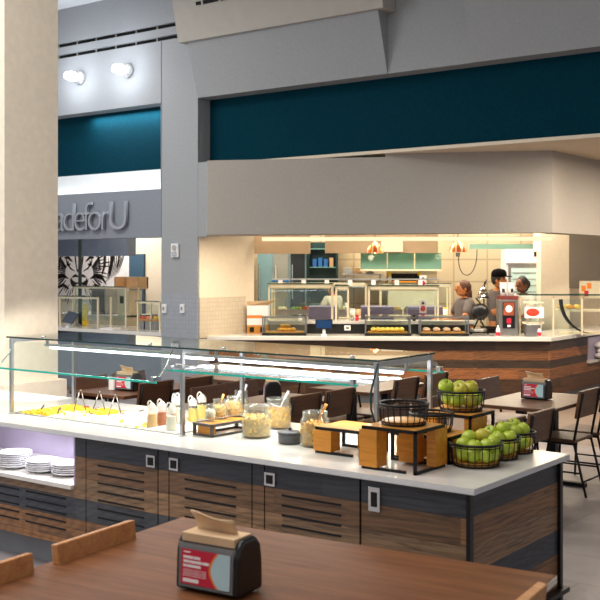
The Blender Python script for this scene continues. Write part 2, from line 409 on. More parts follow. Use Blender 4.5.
# far canopy above the counter
c0 = plan(207, 13.2); c1 = plan(552.5, 12.4)
c0 = Vector(c0); c1 = Vector(c1); dcv = (c1-c0).normalized()
t_ = (V0+.26-c0.y)/dcv.y; cm = c0+dcv*t_
struct(G().prism([tuple(c0), tuple(c1), (c1.x, 16.5), (c1.x-.25, 16.5), (c1.x-.25, c1.y+.15), (-9.48, V0-.01)], 2.285, 3.22), 'wall_canopy', M['taupe'])
struct(G().prism([tuple(cm), tuple(c1), (c1.x, 16.5), (c1.x-.25, 16.5), (c1.x-.25, c1.y+.15), (cm.x, cm.y+.25)], 3.22, 3.27), 'wall_canopy_top', M['taupe'])

struct(G().box(-9.65, -9.42, V0+.003, V0+.2, 2.285, 3.3), 'wall_pier_corner', M['wall'])
# ================================================================== KITCHEN (far)
KB = 4.6                                # back wall distance behind the counter front
def kbox(g, px0, px1, b0, b1, z0, z1, mi=0, ref=None):
    a0, _ = on_k(px0, b0 if ref is None else ref); a1, _ = on_k(px1, b0 if ref is None else ref)
    g.box(a0, a1, b0, b1, z0, z1, mi); return g
def kz(py, px, b): return z_at(py, on_k(px, b)[1])
KL = (KO.x, KO.y, 0)
struct(kbox(G(), 150, 760, KB, KB+.15, 0, 3.26), 'wall_kitchen_back', M['walltile'], KL, KA)
# upper header line inside the kitchen, in front of back wall
struct(kbox(kbox(G(), 246, 310, 2.3, 2.5, 2.08, 2.9), 325, 438, 3.2, 3.4, 2.1, 2.9), 'wall_kitchen_header', paint('hood_beige', (138, 116, 90), .7), KL, KA)
g = G(); kbox(g, 262, 552, .95, 1.1, 2.255, 2.31)
lt = g.build('light_cove', M['cove'], None, KL, KA); tag(lt, 'long warm strip light running under the edge of the grey canopy', 'strip light')
# white panel lights on header
g = G(); kbox(g, 381, 403, 3.15, 3.2, 2.12, 2.36)
o = g.build('wall_light', M['cove'], None, KL, KA); tag(o, 'bright white light panel on the kitchen header beside a copper lamp', 'light panel')
# right-hand column & wall
struct(kbox(G(), 541, 569, 1.9, 2.6, 0, 3.26), 'wall_kitchen_column', M['cream'], KL, KA)
struct(kbox(G(), 566, 700, 3.3, 3.5, 0, 3.26), 'wall_kitchen_right', M['taupe'], KL, KA)
# teal strip & dark doorway with shelf
struct(kbox(G(), 470, 541, 3.0, 3.05, kz(249, 500, 3.0), kz(244, 500, 3.0)), 'window_1', M['tealglass'], KL, KA)

# far counter (island)
p0 = Vector(kw(-.35, 0)); ac, _ = on_k(550, 0); p1 = Vector(kw(ac, 0))
IS = thing('service_island', 'long wood plank clad service counter with pale top at the back', 'counter', (p1.x, p1.y, 0))
def rel(p, o=p1): return (p[0]-o.x, p[1]-o.y)
pts = [rel(kw(.02, 0)), (0, 0), (0, 3.4), (-.6, 3.4), (-.6, .45), rel(kw(.05, .9))]
G().prism(pts, .12, .86).build('body', M['planks2'], IS)
G().prism([rel(kw(.05, .06)), (-.06, .04), (-.06, 3.3), (-.55, 3.3), (-.55, .5), rel(kw(.1, .9))], 0, .12).build('toe_kick', M['toe'], IS)
G().prism([rel(kw(-.02, -.05)), (.05, -.07), (.05, 3.45), (-.65, 3.45), (-.65, .44), rel(kw(-.0, .95))], .865, .92).build('countertop', M['quartz'], IS, bevel=.006)
# towel niche on the right face
nv0 = 1.35; nv1 = 2.75
G().box(-.02, .012, nv0, nv1, .50, .84).build('niche_panel', M['alcove'], IS)
G().box(-.02, .06, nv0-.03, nv1, .47, .51).build('niche_shelf', M['quartz'], IS)
g = G()
for i in range(3): g.ball((p1.x+.075, p1.y+1.75+(i % 2)*.05, .56+i*.075), (.10, .2, .05), 16, 8)
tw = g.build('towel_pile', paint('towel', (236, 232, 232), .9)); tag(tw, 'pile of folded white towels in the niche at the end of the far counter', 'towels')

# upper rear counter on the island (raised ledge behind)
g = G(); a0, _ = on_k(306, .55); a1, _ = on_k(470, .55)
g.box(a0, a1, .55, .6, .92, 1.06, 0)
g.box(max(.5, a0-.9), a1+.1, .58, 1.0, 1.06, 1.10, 1)
RL = g.build('raised_ledge', [M['blackpl'], M['quartz']], None, KL, KA); tag(RL, 'cream raised ledge with black front running along the top of the far counter', 'ledge')
# rear work counter
g = G(); a0, _ = on_k(232, 2.4); a1, _ = on_k(470, 2.4); g.box(a0, a1, 2.4, 3.1, 0, 1.02, 0).box(a0, a1, 2.35, 3.1, 1.02, 1.06, 1)
RC = g.build('rear_counter', [M['bsteel'], M['framec']], None, KL, KA); tag(RC, 'steel work counter along the middle of the kitchen behind the glass guards', 'counter')

def kthing(name, label, cat, px, b, z, group=None, rz=0):
    a, D = on_k(px, b); x, y = kw(a, b); return thing(name, label, cat, (x, y, z), KA+rz, group)
def wpx(px0, px1, b): return on_k(px1, b)[0]-on_k(px0, b)[0]

def frame_guard(name, label, px0, px1, b, zb, zt, dep, group, slope=True):
    W = wpx(px0, px1, b); t = kthing(name, label, 'sneeze guard', px0, b, zb, group); H = zt-zb; r = .012
    for x in (0.0, W):
        for y in (0.0, dep): G().box(x-r, x+r, y-r, y+r, 0, H).build('post', M['framec'], t)
    G().box(-r, W+r, -r, .02, H-.05, H).build('rail', M['framec'], t)
    G().box(-.02, W+.02, -.05, dep+.05, H, H+.01).build('glass_top', M['pane'], t)
    G().box(-.02, W+.02, -.055, -.05, H, H+.012).build('glass_edge', M['edged'], t)
    G().box(0, W, -.006, 0, .16, H-.06).build('glass_front', M['pane'], t)
    G().box(0.03, W-.03, .05, .16, H-.07, H-.03).build('heat_strip', M['framec'], t)
    return t
GG = 'glass guards over the far counter'
frame_guard('glass_guard', 'cream framed glass guard at the left end of the far counter', 269, 332, .9, 1.10, 1.62, .5, GG)
frame_guard('glass_guard', 'narrow cream framed glass guard behind the tablet on the far counter', 336, 348, .75, 1.10, 1.60, .4, GG)
frame_guard('glass_guard', 'cream framed glass guard behind the tray of yellow rolls', 369, 438, .75, 1.10, 1.60, .5, GG)
frame_guard('glass_guard', 'cream framed glass guard further back above the left work counter', 272, 366, 2.45, 1.06, 1.62, .5, GG)
frame_guard('glass_guard', 'cream framed glass guard further back in front of the deck oven', 381, 450, 2.45, 1.06, 1.60, .5, GG)
for i, (a_, b_, w_) in enumerate(((308, 338, 'behind the tablet'), (361, 394, 'behind the yellow rolls'), (408, 443, 'beside the seated woman'))):
    w_ = w_.replace('seated woman', 'woman in grey')
    g = G(); W = wpx(a_, b_, 1.75); t = kthing('steel_chiller', 'lilac grey steel chiller box %s' % w_, 'chiller', a_, 1.75, 0, 'steel chillers behind the far counter')
    g.box(0, W, 0, .5, .06, 1.26).build('body', M['mauve'], t, bevel=.01)
    G().box(0.02, W-.02, -.012, 0, .2, 1.0).build('door', M['bsteel'], t)
    G().tube([(.06, -.03, .5), (.06, -.03, .8)], .01).build('handle', M['steel'], t)
# food pans on rear counter
cols = ['cheese', 'greens', 'tomato', 'corn', 'cheese', 'granola', 'greens', 'cheese']
lbl = ['pale', 'green', 'red', 'yellow', 'cream', 'brown', 'dark green', 'white']
for i, px in enumerate((284, 296, 308, 322, 340, 396, 410, 424)):
    t = kthing('food_pan', 'small steel pan of %s food on the kitchen work counter, number %s from the left' % (lbl[i], ['one', 'two', 'three', 'four', 'five', 'six', 'seven', 'eight'][i]), 'pan', px, 2.6, 1.06, 'pans on the kitchen work counter')
    t['label'] = 'small steel pan of %s food under the rear glass guard' % lbl[i]
    G().box(-.1, .1, -.1, .15, 0, .12).build('tray', M['bsteel'], t)
    g = G()
    for k in range(7): g.ball((random.uniform(-.07, .07), random.uniform(-.06, .1), .13), .035, 8, 6)
    g.build('contents', M[cols[i]], t)

# display cases on the front ledge
def case(label, px0, px1, b, h, kind):
    W = wpx(px0, px1, b); t = kthing('display_case', label, 'display case', px0, b, .92, 'pastry display cases on the far counter')
    d = .36
    G().box(0, W, 0, d, 0, .035).build('base', M['blackpl'], t)
    g = G(); r = .009
    for x in (r, W-r):
        for y in (r, d-r): g.box(x-r, x+r, y-r, y+r, .035, h)
        g.box(x-r, x+r, 0, d, h-.02, h)
    g.box(0, W, 0, .018, h-.02, h).box(0, W, d-.018, d, h-.02, h); g.build('frame', M['bsteel'] if kind != 2 else M['steel'], t)
    G().box(.01, W-.01, .004, .008, .035, h-.02).build('glass_front', M['pane'], t)
    G().box(0, W, 0, d, h, h+.008).build('glass_top', M['pane'], t)
    G().box(.02, W-.02, .05, d-.03, h*.55, h*.55+.01).build('shelf', M['pane'], t)
    G().box(.04, W-.04, .04, d-.05, .035, .05).build('tray', M['topwood'], t)
    return W, t
W, t = case('black based glass display case with a heap of pastry, leftmost on the far counter', 262, 306, .12, .265, 0)
for k in range(7):
    x = W*.42+(k % 4)*.05-.03+(k//4)*.025; z = .052+(k//4)*.04
    p = t.matrix_basis @ Vector((x, .13, z)) if False else None
def kplace(t, x, y, z):
    c, s_ = math.cos(KA), math.sin(KA); return (t.location.x+x*c-y*s_, t.location.y+x*s_+y*c, t.location.z+z)
def roll(mat, s=(.045, .035, .028)):
    g = G(); g.ball((0, 0, s[2]), s, 12, 8); return g.build('bread_roll', mat)
brown = paint('crust', (226, 160, 60), .6); yel = paint('yellow_roll', (244, 206, 92), .6); pink = paint('sugared_bun', (222, 176, 150), .6)
for k in range(6):
    o = roll(brown); o.location = kplace(t, W*.40+(k % 4)*.06+(k//4)*.04, .14, .052+(k//4)*.045); o.rotation_euler = (0, 0, KA)
    tag(o, 'golden pastry in the leftmost glass display case', 'pastry', 'pastries in the leftmost display case')
W, t = case('glass display case filled with pale yellow rolls on the far counter', 365, 411, .12, .27, 1)
for k in range(14):
    o = roll(yel, (.04, .04, .03)); o.location = kplace(t, .12+(k % 7)*.065, .12+(k//7)*.08, .052); o.rotation_euler = (0, 0, KA)
    tag(o, 'pale yellow roll in the middle glass display case', 'roll', 'yellow rolls in the middle display case')
W, t = case('wide steel framed display case of sugared buns in front of the woman in grey', 420, 469, .12, .27, 2)
for k in range(8):
    o = roll(pink, (.05, .04, .03)); o.location = kplace(t, .1+(k % 4)*.14, .12+(k//4)*.1, .052); o.rotation_euler = (0, 0, KA)
    tag(o, 'sugared bun in the display case before the woman in grey', 'bun', 'buns in the right display case')

# tablet on stand, payment box
t = kthing('tablet', 'black point of sale tablet on a small stand on the far counter', 'tablet', 324, .15, .92, None, 0)
G().box(-.12, .12, -.02, 0, .09, .23).build('frame', M['blackpl'], t, bevel=.006)
G().box(-.105, .105, -.024, -.02, .105, .215).build('screen', emit('tablet_screen', (70, 110, 160), .35), t)
G().box(-.035, .035, -.02, .05, 0, .02).box(-.02, .02, 0, .02, 0, .1).build('stand', M['white'], t)
t = kthing('outlet_box', 'small white socket box on the black ledge front beside the tablet', 'socket', 347.5, .54, .97)
G().box(-.045, .045, -.02, 0, 0, .07).build('plate', M['white'], t); G().box(-.02, .02, -.024, -.02, .025, .045).build('socket', M['slot'], t)
# carton
t = kthing('carton', 'open white carton with an orange stripe at the left end of the far counter', 'carton', 247, .55, .92)
G().box(0, .30, 0, .25, .12, .40).build('body', M['printw'], t); G().box(-.002, .302, -.004, 0, .22, .26).build('stripe', M['orange'], t)
G().add([(0, 0, .4), (.3, 0, .4), (.42, -.1, .48), (.0, -.02, .46)], [(0, 1, 2, 3)]).build('flap', M['kraft'], t)
t2 = kthing('crate', 'low wooden crate holding the white carton on the far counter', 'crate', 247, .55, .92)
G().box(0, .30, 0, .25, 0, .12).build('body', M['lightwood'], t2)
for i in range(2):
    G().box(.04+i*.15, .1+i*.15, -.012, -.002, .02, .09).build('slot', M['slot'], t2)

# heat lamps
def heat_lamp(label, px, b, py):
    D = on_k(px, b)[1]; z = z_at(py, D); t = kthing('heat_lamp', label, 'lamp', px, b, z, 'copper heat lamps over the kitchen counter')
    prof = [(.135, 0), (.125, .05), (.10, .10), (.06, .14), (.025, .165), (.015, .18)]
    G().lathe(prof, 28, cap0=False).build('lamp_shade', M['copper'], t)
    G().ball((0, 0, .05), .035, 12, 8).build('bulb', M['cove'], t)
    G().tube([(0, 0, .18), (0, 0, 3.26-z)], .006).build('stem', M['black'], t)
    light('POINT', 'heat_lamp_light', (t.location.x, t.location.y, z-.04), 3, (1, .75, .5), .05); return t
heat_lamp('copper heat lamp with painted reflection streaks hanging beside the white light panel', 375, 1.6, 253)
t = heat_lamp('copper heat lamp with painted reflection streaks hanging above the woman in grey', 458, 1.6, 252)
pts = []
for k in range(25):
    s_ = PI*k/24; pts.append((.15-.14*math.cos(s_), 0.03, -.06-.34*math.sin(s_)**.8+.10*k/24))
G().tube(pts, .007, 6).box(-.03, .03, .0, .05, -.07, -.01).build('cord', M['black'], t)
# chrome gooseneck lamp
t = kthing('gooseneck_lamp', 'small ribbed steel warming lamp on a curved arm beside the man in the cap', 'lamp', 486, 1.0, 1.08)
pts = [(.0, .25, 0), (.0, .25, .45), (.01, .22, .56), (.02, .12, .60), (.0, .02, .56), (-.04, 0, .5)]
G().tube(pts, .01, 8).build('arm', M['black'], t)
G().lathe([(.085, .33), (.075, .39), (.05, .46), (.02, .5)], 20, (-.04, 0, 0), cap0=False).build('lamp_shade', M['chrome'], t)
for k in range(3): G().lathe([(.088-k*.016, .345+k*.045), (.09-k*.016, .36+k*.045)], 20, (-.04, 0, 0), cap0=False, cap1=False).build('band', M['blackpl'], t)

# dark pantry recess with blue items, deck oven, teal glass hood
g = G(); b = KB-.3; kbox(g, 307, 338, b, b+.02, kz(286, 320, b), kz(243, 320, b), 0)
t = kthing('pantry_shelf', 'dark teal shelving bay full of blue boxes at the back of the kitchen', 'shelving', 307, b, 0)
W = wpx(307, 338, b); z0 = kz(288, 320, b); z1 = kz(242, 320, b)
G().box(0, W, .2, .25, 0, z1).box(0, .04, 0, .25, 0, z1).box(W-.04, W, 0, .25, 0, z1).build('case', paint('dark_teal', (24, 62, 66), .5), t)
for k in range(4): G().box(.04, W-.04, 0, .2, z0-.3+k*.33, z0-.28+k*.33).build('shelf', paint('shelf_teal', (110, 160, 156), .5), t)
for k in range(4):
    o = G().box(0, .07, 0, .12, 0, .14+.02*(k % 2)).build('storage_box', M['blue'] if k < 3 else M['kraft']); o.rotation_euler = (0, 0, KA)
    o.location = kplace(t, .1+k*.1, .02, z0-.28+.33*2); tag(o, '%s box on the dark teal shelving' % ['leftmost blue', 'second blue', 'third blue', 'brown'][k], 'box', 'boxes on the dark shelving')
t = kthing('deck_oven', 'steel deck oven with a dark glowing slot below the teal glass hood', 'oven', 388, KB-.9, 0)
W = wpx(388, 437, KB-.9); b = KB-.9; zt = kz(270, 410, b); zb = kz(284, 410, b)
G().box(0, W, 0, .8, 0, zt).build('body', M['framec'], t, bevel=.01)
G().box(.06, W-.3, -.01, 0, zb+.03, zt-.06).build('oven_opening', M['slot'], t)
G().box(.08, W-.35, -.02, -.01, zb+.03, zb+.05).build('heating_element', emit('oven_glow', (240, 140, 40), 1.2), t)
for x in (.0, W-.33): G().box(x, x+.05, -.014, -.01, zt-.1, zt-.03).build('warning_label', M['corn'], t)
t = kthing('extractor_hood', 'pale teal glass extractor hood above the deck oven', 'hood', 360, KB-1.2, kz(271, 400, KB-1.2))
W = wpx(360, 442, KB-1.2); H = kz(253, 400, KB-1.2)-kz(271, 400, KB-1.2)
G().box(0, W, 0, 1.0, .0, .02).build('rim', M['framec'], t)
for k in range(3): G().box(W/3*k+.01, W/3*(k+1)-.01, 0, .01, .03, H).build('glass_panel', M['tealglass'], t)
# menu screens / red dispenser signs
for px, py, w_ in ((423, 279, 'on the oven side'), (423, 304, 'below the other sign')):
    b = 1.7 if py > 290 else 2.4
    t = kthing('sign_stand', 'small white card sign with a red picture, %s' % ('upper one beside the deck oven' if py < 290 else 'lower one behind the middle glass guard'), 'sign', px, b, kz(py+9, px, b))
    G().box(-.055, .055, 0, .01, 0, .20).build('card', M['printw'], t); G().ball((0, -.003, .07), (.04, .004, .045), 14, 8).build('picture', M['red'], t)
    G().box(-.02, .02, -.003, 0, .13, .17).build('print', M['blackpl'], t)
# bluish steel doors at the left of kitchen
t = kthing('walk_in_cooler', 'bluish steel cooler with glass doors at the left back of the kitchen', 'cooler', 257, KB-.5, 0)
W = wpx(257, 306, KB-.5)
G().box(0, W, 0, .5, 0, 2.15).build('body', paint('blue_steel', (150, 176, 186), .3, .5), t)
for k in range(3):
    d = G().box(W/3*k+.02, W/3*(k+1)-.02, -.03, 0, .1, 2.1).build('door', paint('door_tint%d' % k, ((120, 160, 176), (150, 156, 150), (40, 46, 50))[k], .2, .2), t)
    G().box(W/3*k+.04, W/3*k+.06, -.06, -.03, 1.3, 1.9).build('handle', M['chrome'], d)
t = kthing('storage_tub', 'blue plastic tub in front of the steel cooler doors', 'tub', 280, 3.3, 0)
G().box(-.14, .14, 0, .2, 1.56, 1.66).build('tub', M['blue'], t); G().box(-.1, .1, 0, .2, 0, 1.56).build('stand', M['bsteel'], t)
# proofing cabinet
b = 2.3; t = kthing('proofing_cabinet', 'tall white topped glass door cabinet behind the two workers', 'cabinet', 506, b, 0)
W = wpx(506, 541, b); zt = kz(249, 520, b); zm = kz(263, 520, b)
G().box(0, W, .03, .6, 0, zt).build('body', M['white'], t)
G().box(.0, W, 0, .03, zm, zt).build('control_panel', M['printw'], t); G().box(W-.11, W-.05, -.006, 0, zm+.1, zm+.18).build('switch', M['slot'], t)
d = G().box(.04, W-.02, 0, .03, .3, zm-.03).build('door', M['bsteel'], t)
G().box(.08, W-.06, -.004, 0, .4, zm-.08).build('pane', paint('cool_interior', (186, 214, 214), .3), d)
for k in range(6): G().box(.1, W-.08, -.01, -.004, zm-.16-k*.1, zm-.15-k*.1).build('rack', M['bsteel'], d)

# small wares along the work counters
def pot(label, px, b, z, r, h, mm, nm='container', cat='container', gp='small wares in the far kitchen', lidm=None):
    t = kthing(nm, label, cat, px, b, z, gp)
    G().lathe([(r*.9, 0), (r, .01), (r, h)], 18).build('body', M[mm], t); G().lathe([(r*1.05, h), (r*1.05, h+.015), (.001, h+.02)], 18, cap1=False).build('lid', M[lidm or mm], t); return t
pot('white lidded tub left of the tablet behind the guard', 290, 1.25, .0+1.10-1.10+1.30, .05, .10, 'printw') if False else None
for px, w_, r, h, mm, lm in ((346, 'tall steel canister on the rear counter left of the middle guard', .06, .2, 'bsteel', 'steel'), (352, 'short white tub on the rear counter beside the steel canister', .06, .1, 'printw', 'printw'),
    (358, 'brown spice tub on the rear counter', .045, .12, 'kraft', 'blackpl'), (372, 'black pot on the rear counter under the light panel', .07, .12, 'blackpl', 'steel'), (388, 'white tub on the rear counter under the oven', .06, .12, 'printw', 'red'),
    (434, 'steel pot on the rear counter right of the white sign', .07, .14, 'steel', 'steel'), (444, 'yellow topped tub on the rear counter beside the woman in grey', .05, .12, 'printw', 'corn')):
    pot(w_, px, 3.0-.05, 1.06, r, h, mm, lidm=lm)
for px, w_, mm in ((300, 'small white sauce pot on the ledge left of the tablet', 'printw'), (352, 'small silver shaker on the cream ledge right of the tablet', 'steel'), (357, 'small red topped shaker on the cream ledge', 'red'), (414, 'small black shaker on the cream ledge between the cases', 'blackpl')):
    pot(w_, px, .66, 1.10, .025, .07, mm)
t = kthing('order_rail', 'steel ticket rail with white order slips above the pass', 'rail', 272, 2.35, 1.66, None); W = wpx(272, 440, 2.35)
G().box(0, W, 0, .02, 0, .025).build('rail', M['steel'], t)
for k in range(7): G().box(.1+k*W/7.2, .17+k*W/7.2, -.004, 0, -.09, .0).build('order_slip', M['printw'], t)
t = kthing('steel_shelf', 'steel wall shelf stacked with pans left of the deck oven', 'shelf', 342, KB-.5, 1.72, None); W = wpx(342, 384, KB-.5)
G().box(0, W, 0, .45, 0, .025).build('shelf', M['steel'], t)
for x in (.05, W-.07): G().box(x, x+.02, .02, .45, -.2, 0).build('bracket', M['bsteel'], t)
for k, (px, mm, w_) in enumerate(((347, 'steel', 'left steel'), (357, 'kraft', 'brown'), (369, 'printw', 'white'))):
    t = kthing('storage_bin', '%s bin on the steel wall shelf' % w_, 'bin', px, KB-.45, 1.745, 'bins on the wall shelf'); G().box(-.06, .08, 0, .3, 0, .1).build('body', M[mm], t); G().box(-.065, .085, -.005, .305, .1, .11).build('lid', M['framec'], t)
# waffle iron
t = kthing('waffle_iron', 'round black waffle iron swung open on a stand on the far counter', 'waffle iron', 478.5, .25, .92)
disc = G(); Mx = Matrix.Rotation(PI/2, 4, 'X')
vs = disc.lathe([(.02, -.02), (.115, -.02), (.12, 0), (.115, .02), (.02, .02)], 28); disc.v = [tuple(Mx @ Vector(v)+Vector((.03, .05, .33))) for v in disc.v]
disc.build('upper_plate', M['blackpl'], t)
G().lathe([(.1, .05), (.12, .06), (.12, .09), (.1, .1)], 24, (.0, .02, 0)).build('lower_plate', M['bsteel'], t)
G().tube([(-.12, -.05, 0), (.0, .04, .22), (.03, .05, .45), (-.03, .05, .52)], .012).tube([(.14, -.05, 0), (.03, .05, .22)], .012).build('stand', M['black'], t)
G().box(-.16, .2, -.08, .12, 0, .02).build('base', M['bsteel'], t)
for (dx, nm) in ((0, 'handle'),): G().tube([(.03, -.02, .21), (.03, -.1, .18)], .012).build('handle', M['blackpl'], t)
# coffee / juice dispenser
t = kthing('juice_dispenser', 'tall steel drink dispenser with a red picture panel and paper cups on top', 'dispenser', 499, .3, .92)
W = wpx(499, 518.5, .3)
G().box(0, W, 0, .3, 0, .5).build('body', M['bsteel'], t, bevel=.008); G().box(0, W, -.006, .3, .5, .55).build('top_band', paint('maroon', (110, 40, 34), .5), t)
G().box(.05, W-.05, -.012, 0, .1, .47).build('front_panel', M['blackpl'], t)
pp = G().box(.06, W-.06, -.018, -.012, .28, .46).build('picture', paint('photo_print', (150, 70, 44), .5, var=.5, scale=18), t)
g = G(); g.ball((W/2, -.02, .37), (.05, .004, .05), 14, 8); g.build('picture_spot', M['printw'], t)
g = G(); g.box(W/2-.03, W/2+.03, -.03, -.012, .17, .24); g.build('logo_label', M['red'], t); G().box(W/2-.02, W/2+.02, -.04, -.012, .12, .15).build('tap', M['printw'], t)
for k, px in enumerate((503, 511.5)):
    c = kthing('cup_stack', '%s stack of white paper cups on the drink dispenser' % ('left', 'right')[k], 'cups', px, .42, 1.47, 'cup stacks on the drink dispenser')
    g = G()
    for q in range(4): g.lathe([(.036, q*.022), (.046, .12+q*.022), (.042, .12+q*.022)], 18, cap1=False)
    g.build('cup', M['plate'], c); G().box(-.018, .018, -.05, -.042, .05, .1).build('logo', M['blackpl'], c)
# second machine with poster
t = kthing('ice_cream_machine', 'squat steel machine with a small food poster beside the drink dispenser', 'machine', 526, .10, .92)
G().box(0, .2, 0, .2, 0, .17).build('body', M['bsteel'], t, bevel=.01); G().box(-.03, .26, .1, .13, .17, .20).box(.02, .05, .1, .13, 0, .45).box(.2, .23, .1, .13, 0, .45).box(-.02, .26, .08, .22, .45, .47).build('rack', M['framec'], t)
s_ = G().box(-.01, .25, .05, .06, .25, .40).build('poster', M['printw'], t)
G().ball((.1, .048, .33), (.09, .004, .055), 16, 8).build('picture', paint('fruit_print', (206, 60, 40), .5, var=.4, scale=30), s_)
for k, (px, w_) in enumerate(((498, 'before the drink dispenser'), (539, 'right of the squat steel machine'))):
    t = kthing('sauce_bottle', 'small white and red squeeze bottle %s' % w_, 'bottle', px, .12, .92, 'squeeze bottles on the far counter')
    G().lathe([(.028, 0), (.03, .05), (.028, .1), (.012, .125), (.008, .15)], 16).build('bottle', M['printw'], t); G().lathe([(.031, .01), (.031, .06)], 16, cap0=False, cap1=False).build('label', M['red'], t)
# right hand angled display guard
t = kthing('corner_guard', 'large glass display guard with sloping panes at the right end of the far counter', 'sneeze guard', 520, .40, .92)
W = wpx(520, 600, .35)
for x in (0, W*.42, W*.78): G().box(x-.012, x+.012, .0, .024, 0, .56).build('post', M['framec'], t)
G().box(-.02, W+.1, -.05, .5, .56, .57).build('glass_top', M['pane'], t); G().box(-.02, W+.1, -.055, -.05, .555, .575).build('glass_edge', M['edged'], t)
g = G(); n = 10; prev = None
for k in range(n):
    a0 = PI/2*k/n; a1 = PI/2*(k+1)/n
    q = [(W*.95-.45*math.cos(a)*1.0, .02, .5-.48*math.sin(a)) for a in (a0, a1)]
    g.add([q[0], q[1], (q[1][0]-.05, .05, q[1][2]), (q[0][0]-.05, .05, q[0][2])], [(0, 1, 2, 3)])
g.build('curved_bracket', M['black'], t)
G().box(.0, W*.8, .03, .035, .05, .5).build('glass_front', M['pane'], t)
G().box(W*.55, W+.1, .2, .45, .0, .03).box(W*.52, W+.1, .2, .45, .32, .35).build('food_shelf', M['framec'], t)
for k in range(6):
    o = roll(brown if k % 2 else yel, (.05, .04, .035)); o.location = kplace(t, W*.58+(k % 3)*.11, .28+.08*(k//3), .35); o.rotation_euler = (0, 0, KA)
    tag(o, 'baked bun on the upper shelf of the corner display guard', 'bun', 'buns in the corner display guard')
g = G(); t = kthing('menu_board', 'cream hanging menu board with orange and red prints by the right wall', 'menu board', 580, .9, 1.42)
G().box(0, .45, 0, .03, .0, .25).build('board', M['framec'], t)
for k, (x, z, mm) in enumerate(((.02, .1, 'orange'), (.06, .03, 'red'), (.1, .14, 'orange'), (.0, .0, 'kraft'))): G().box(x, x+.06, -.006, 0, z, z+.08).build('print', M[mm], t)
struct(kbox(G(), 570, 720, 3.0, 3.25, 0, .0+kz(289, 580, 3.0)), 'wall_half_right', M['cream'], KL, KA)

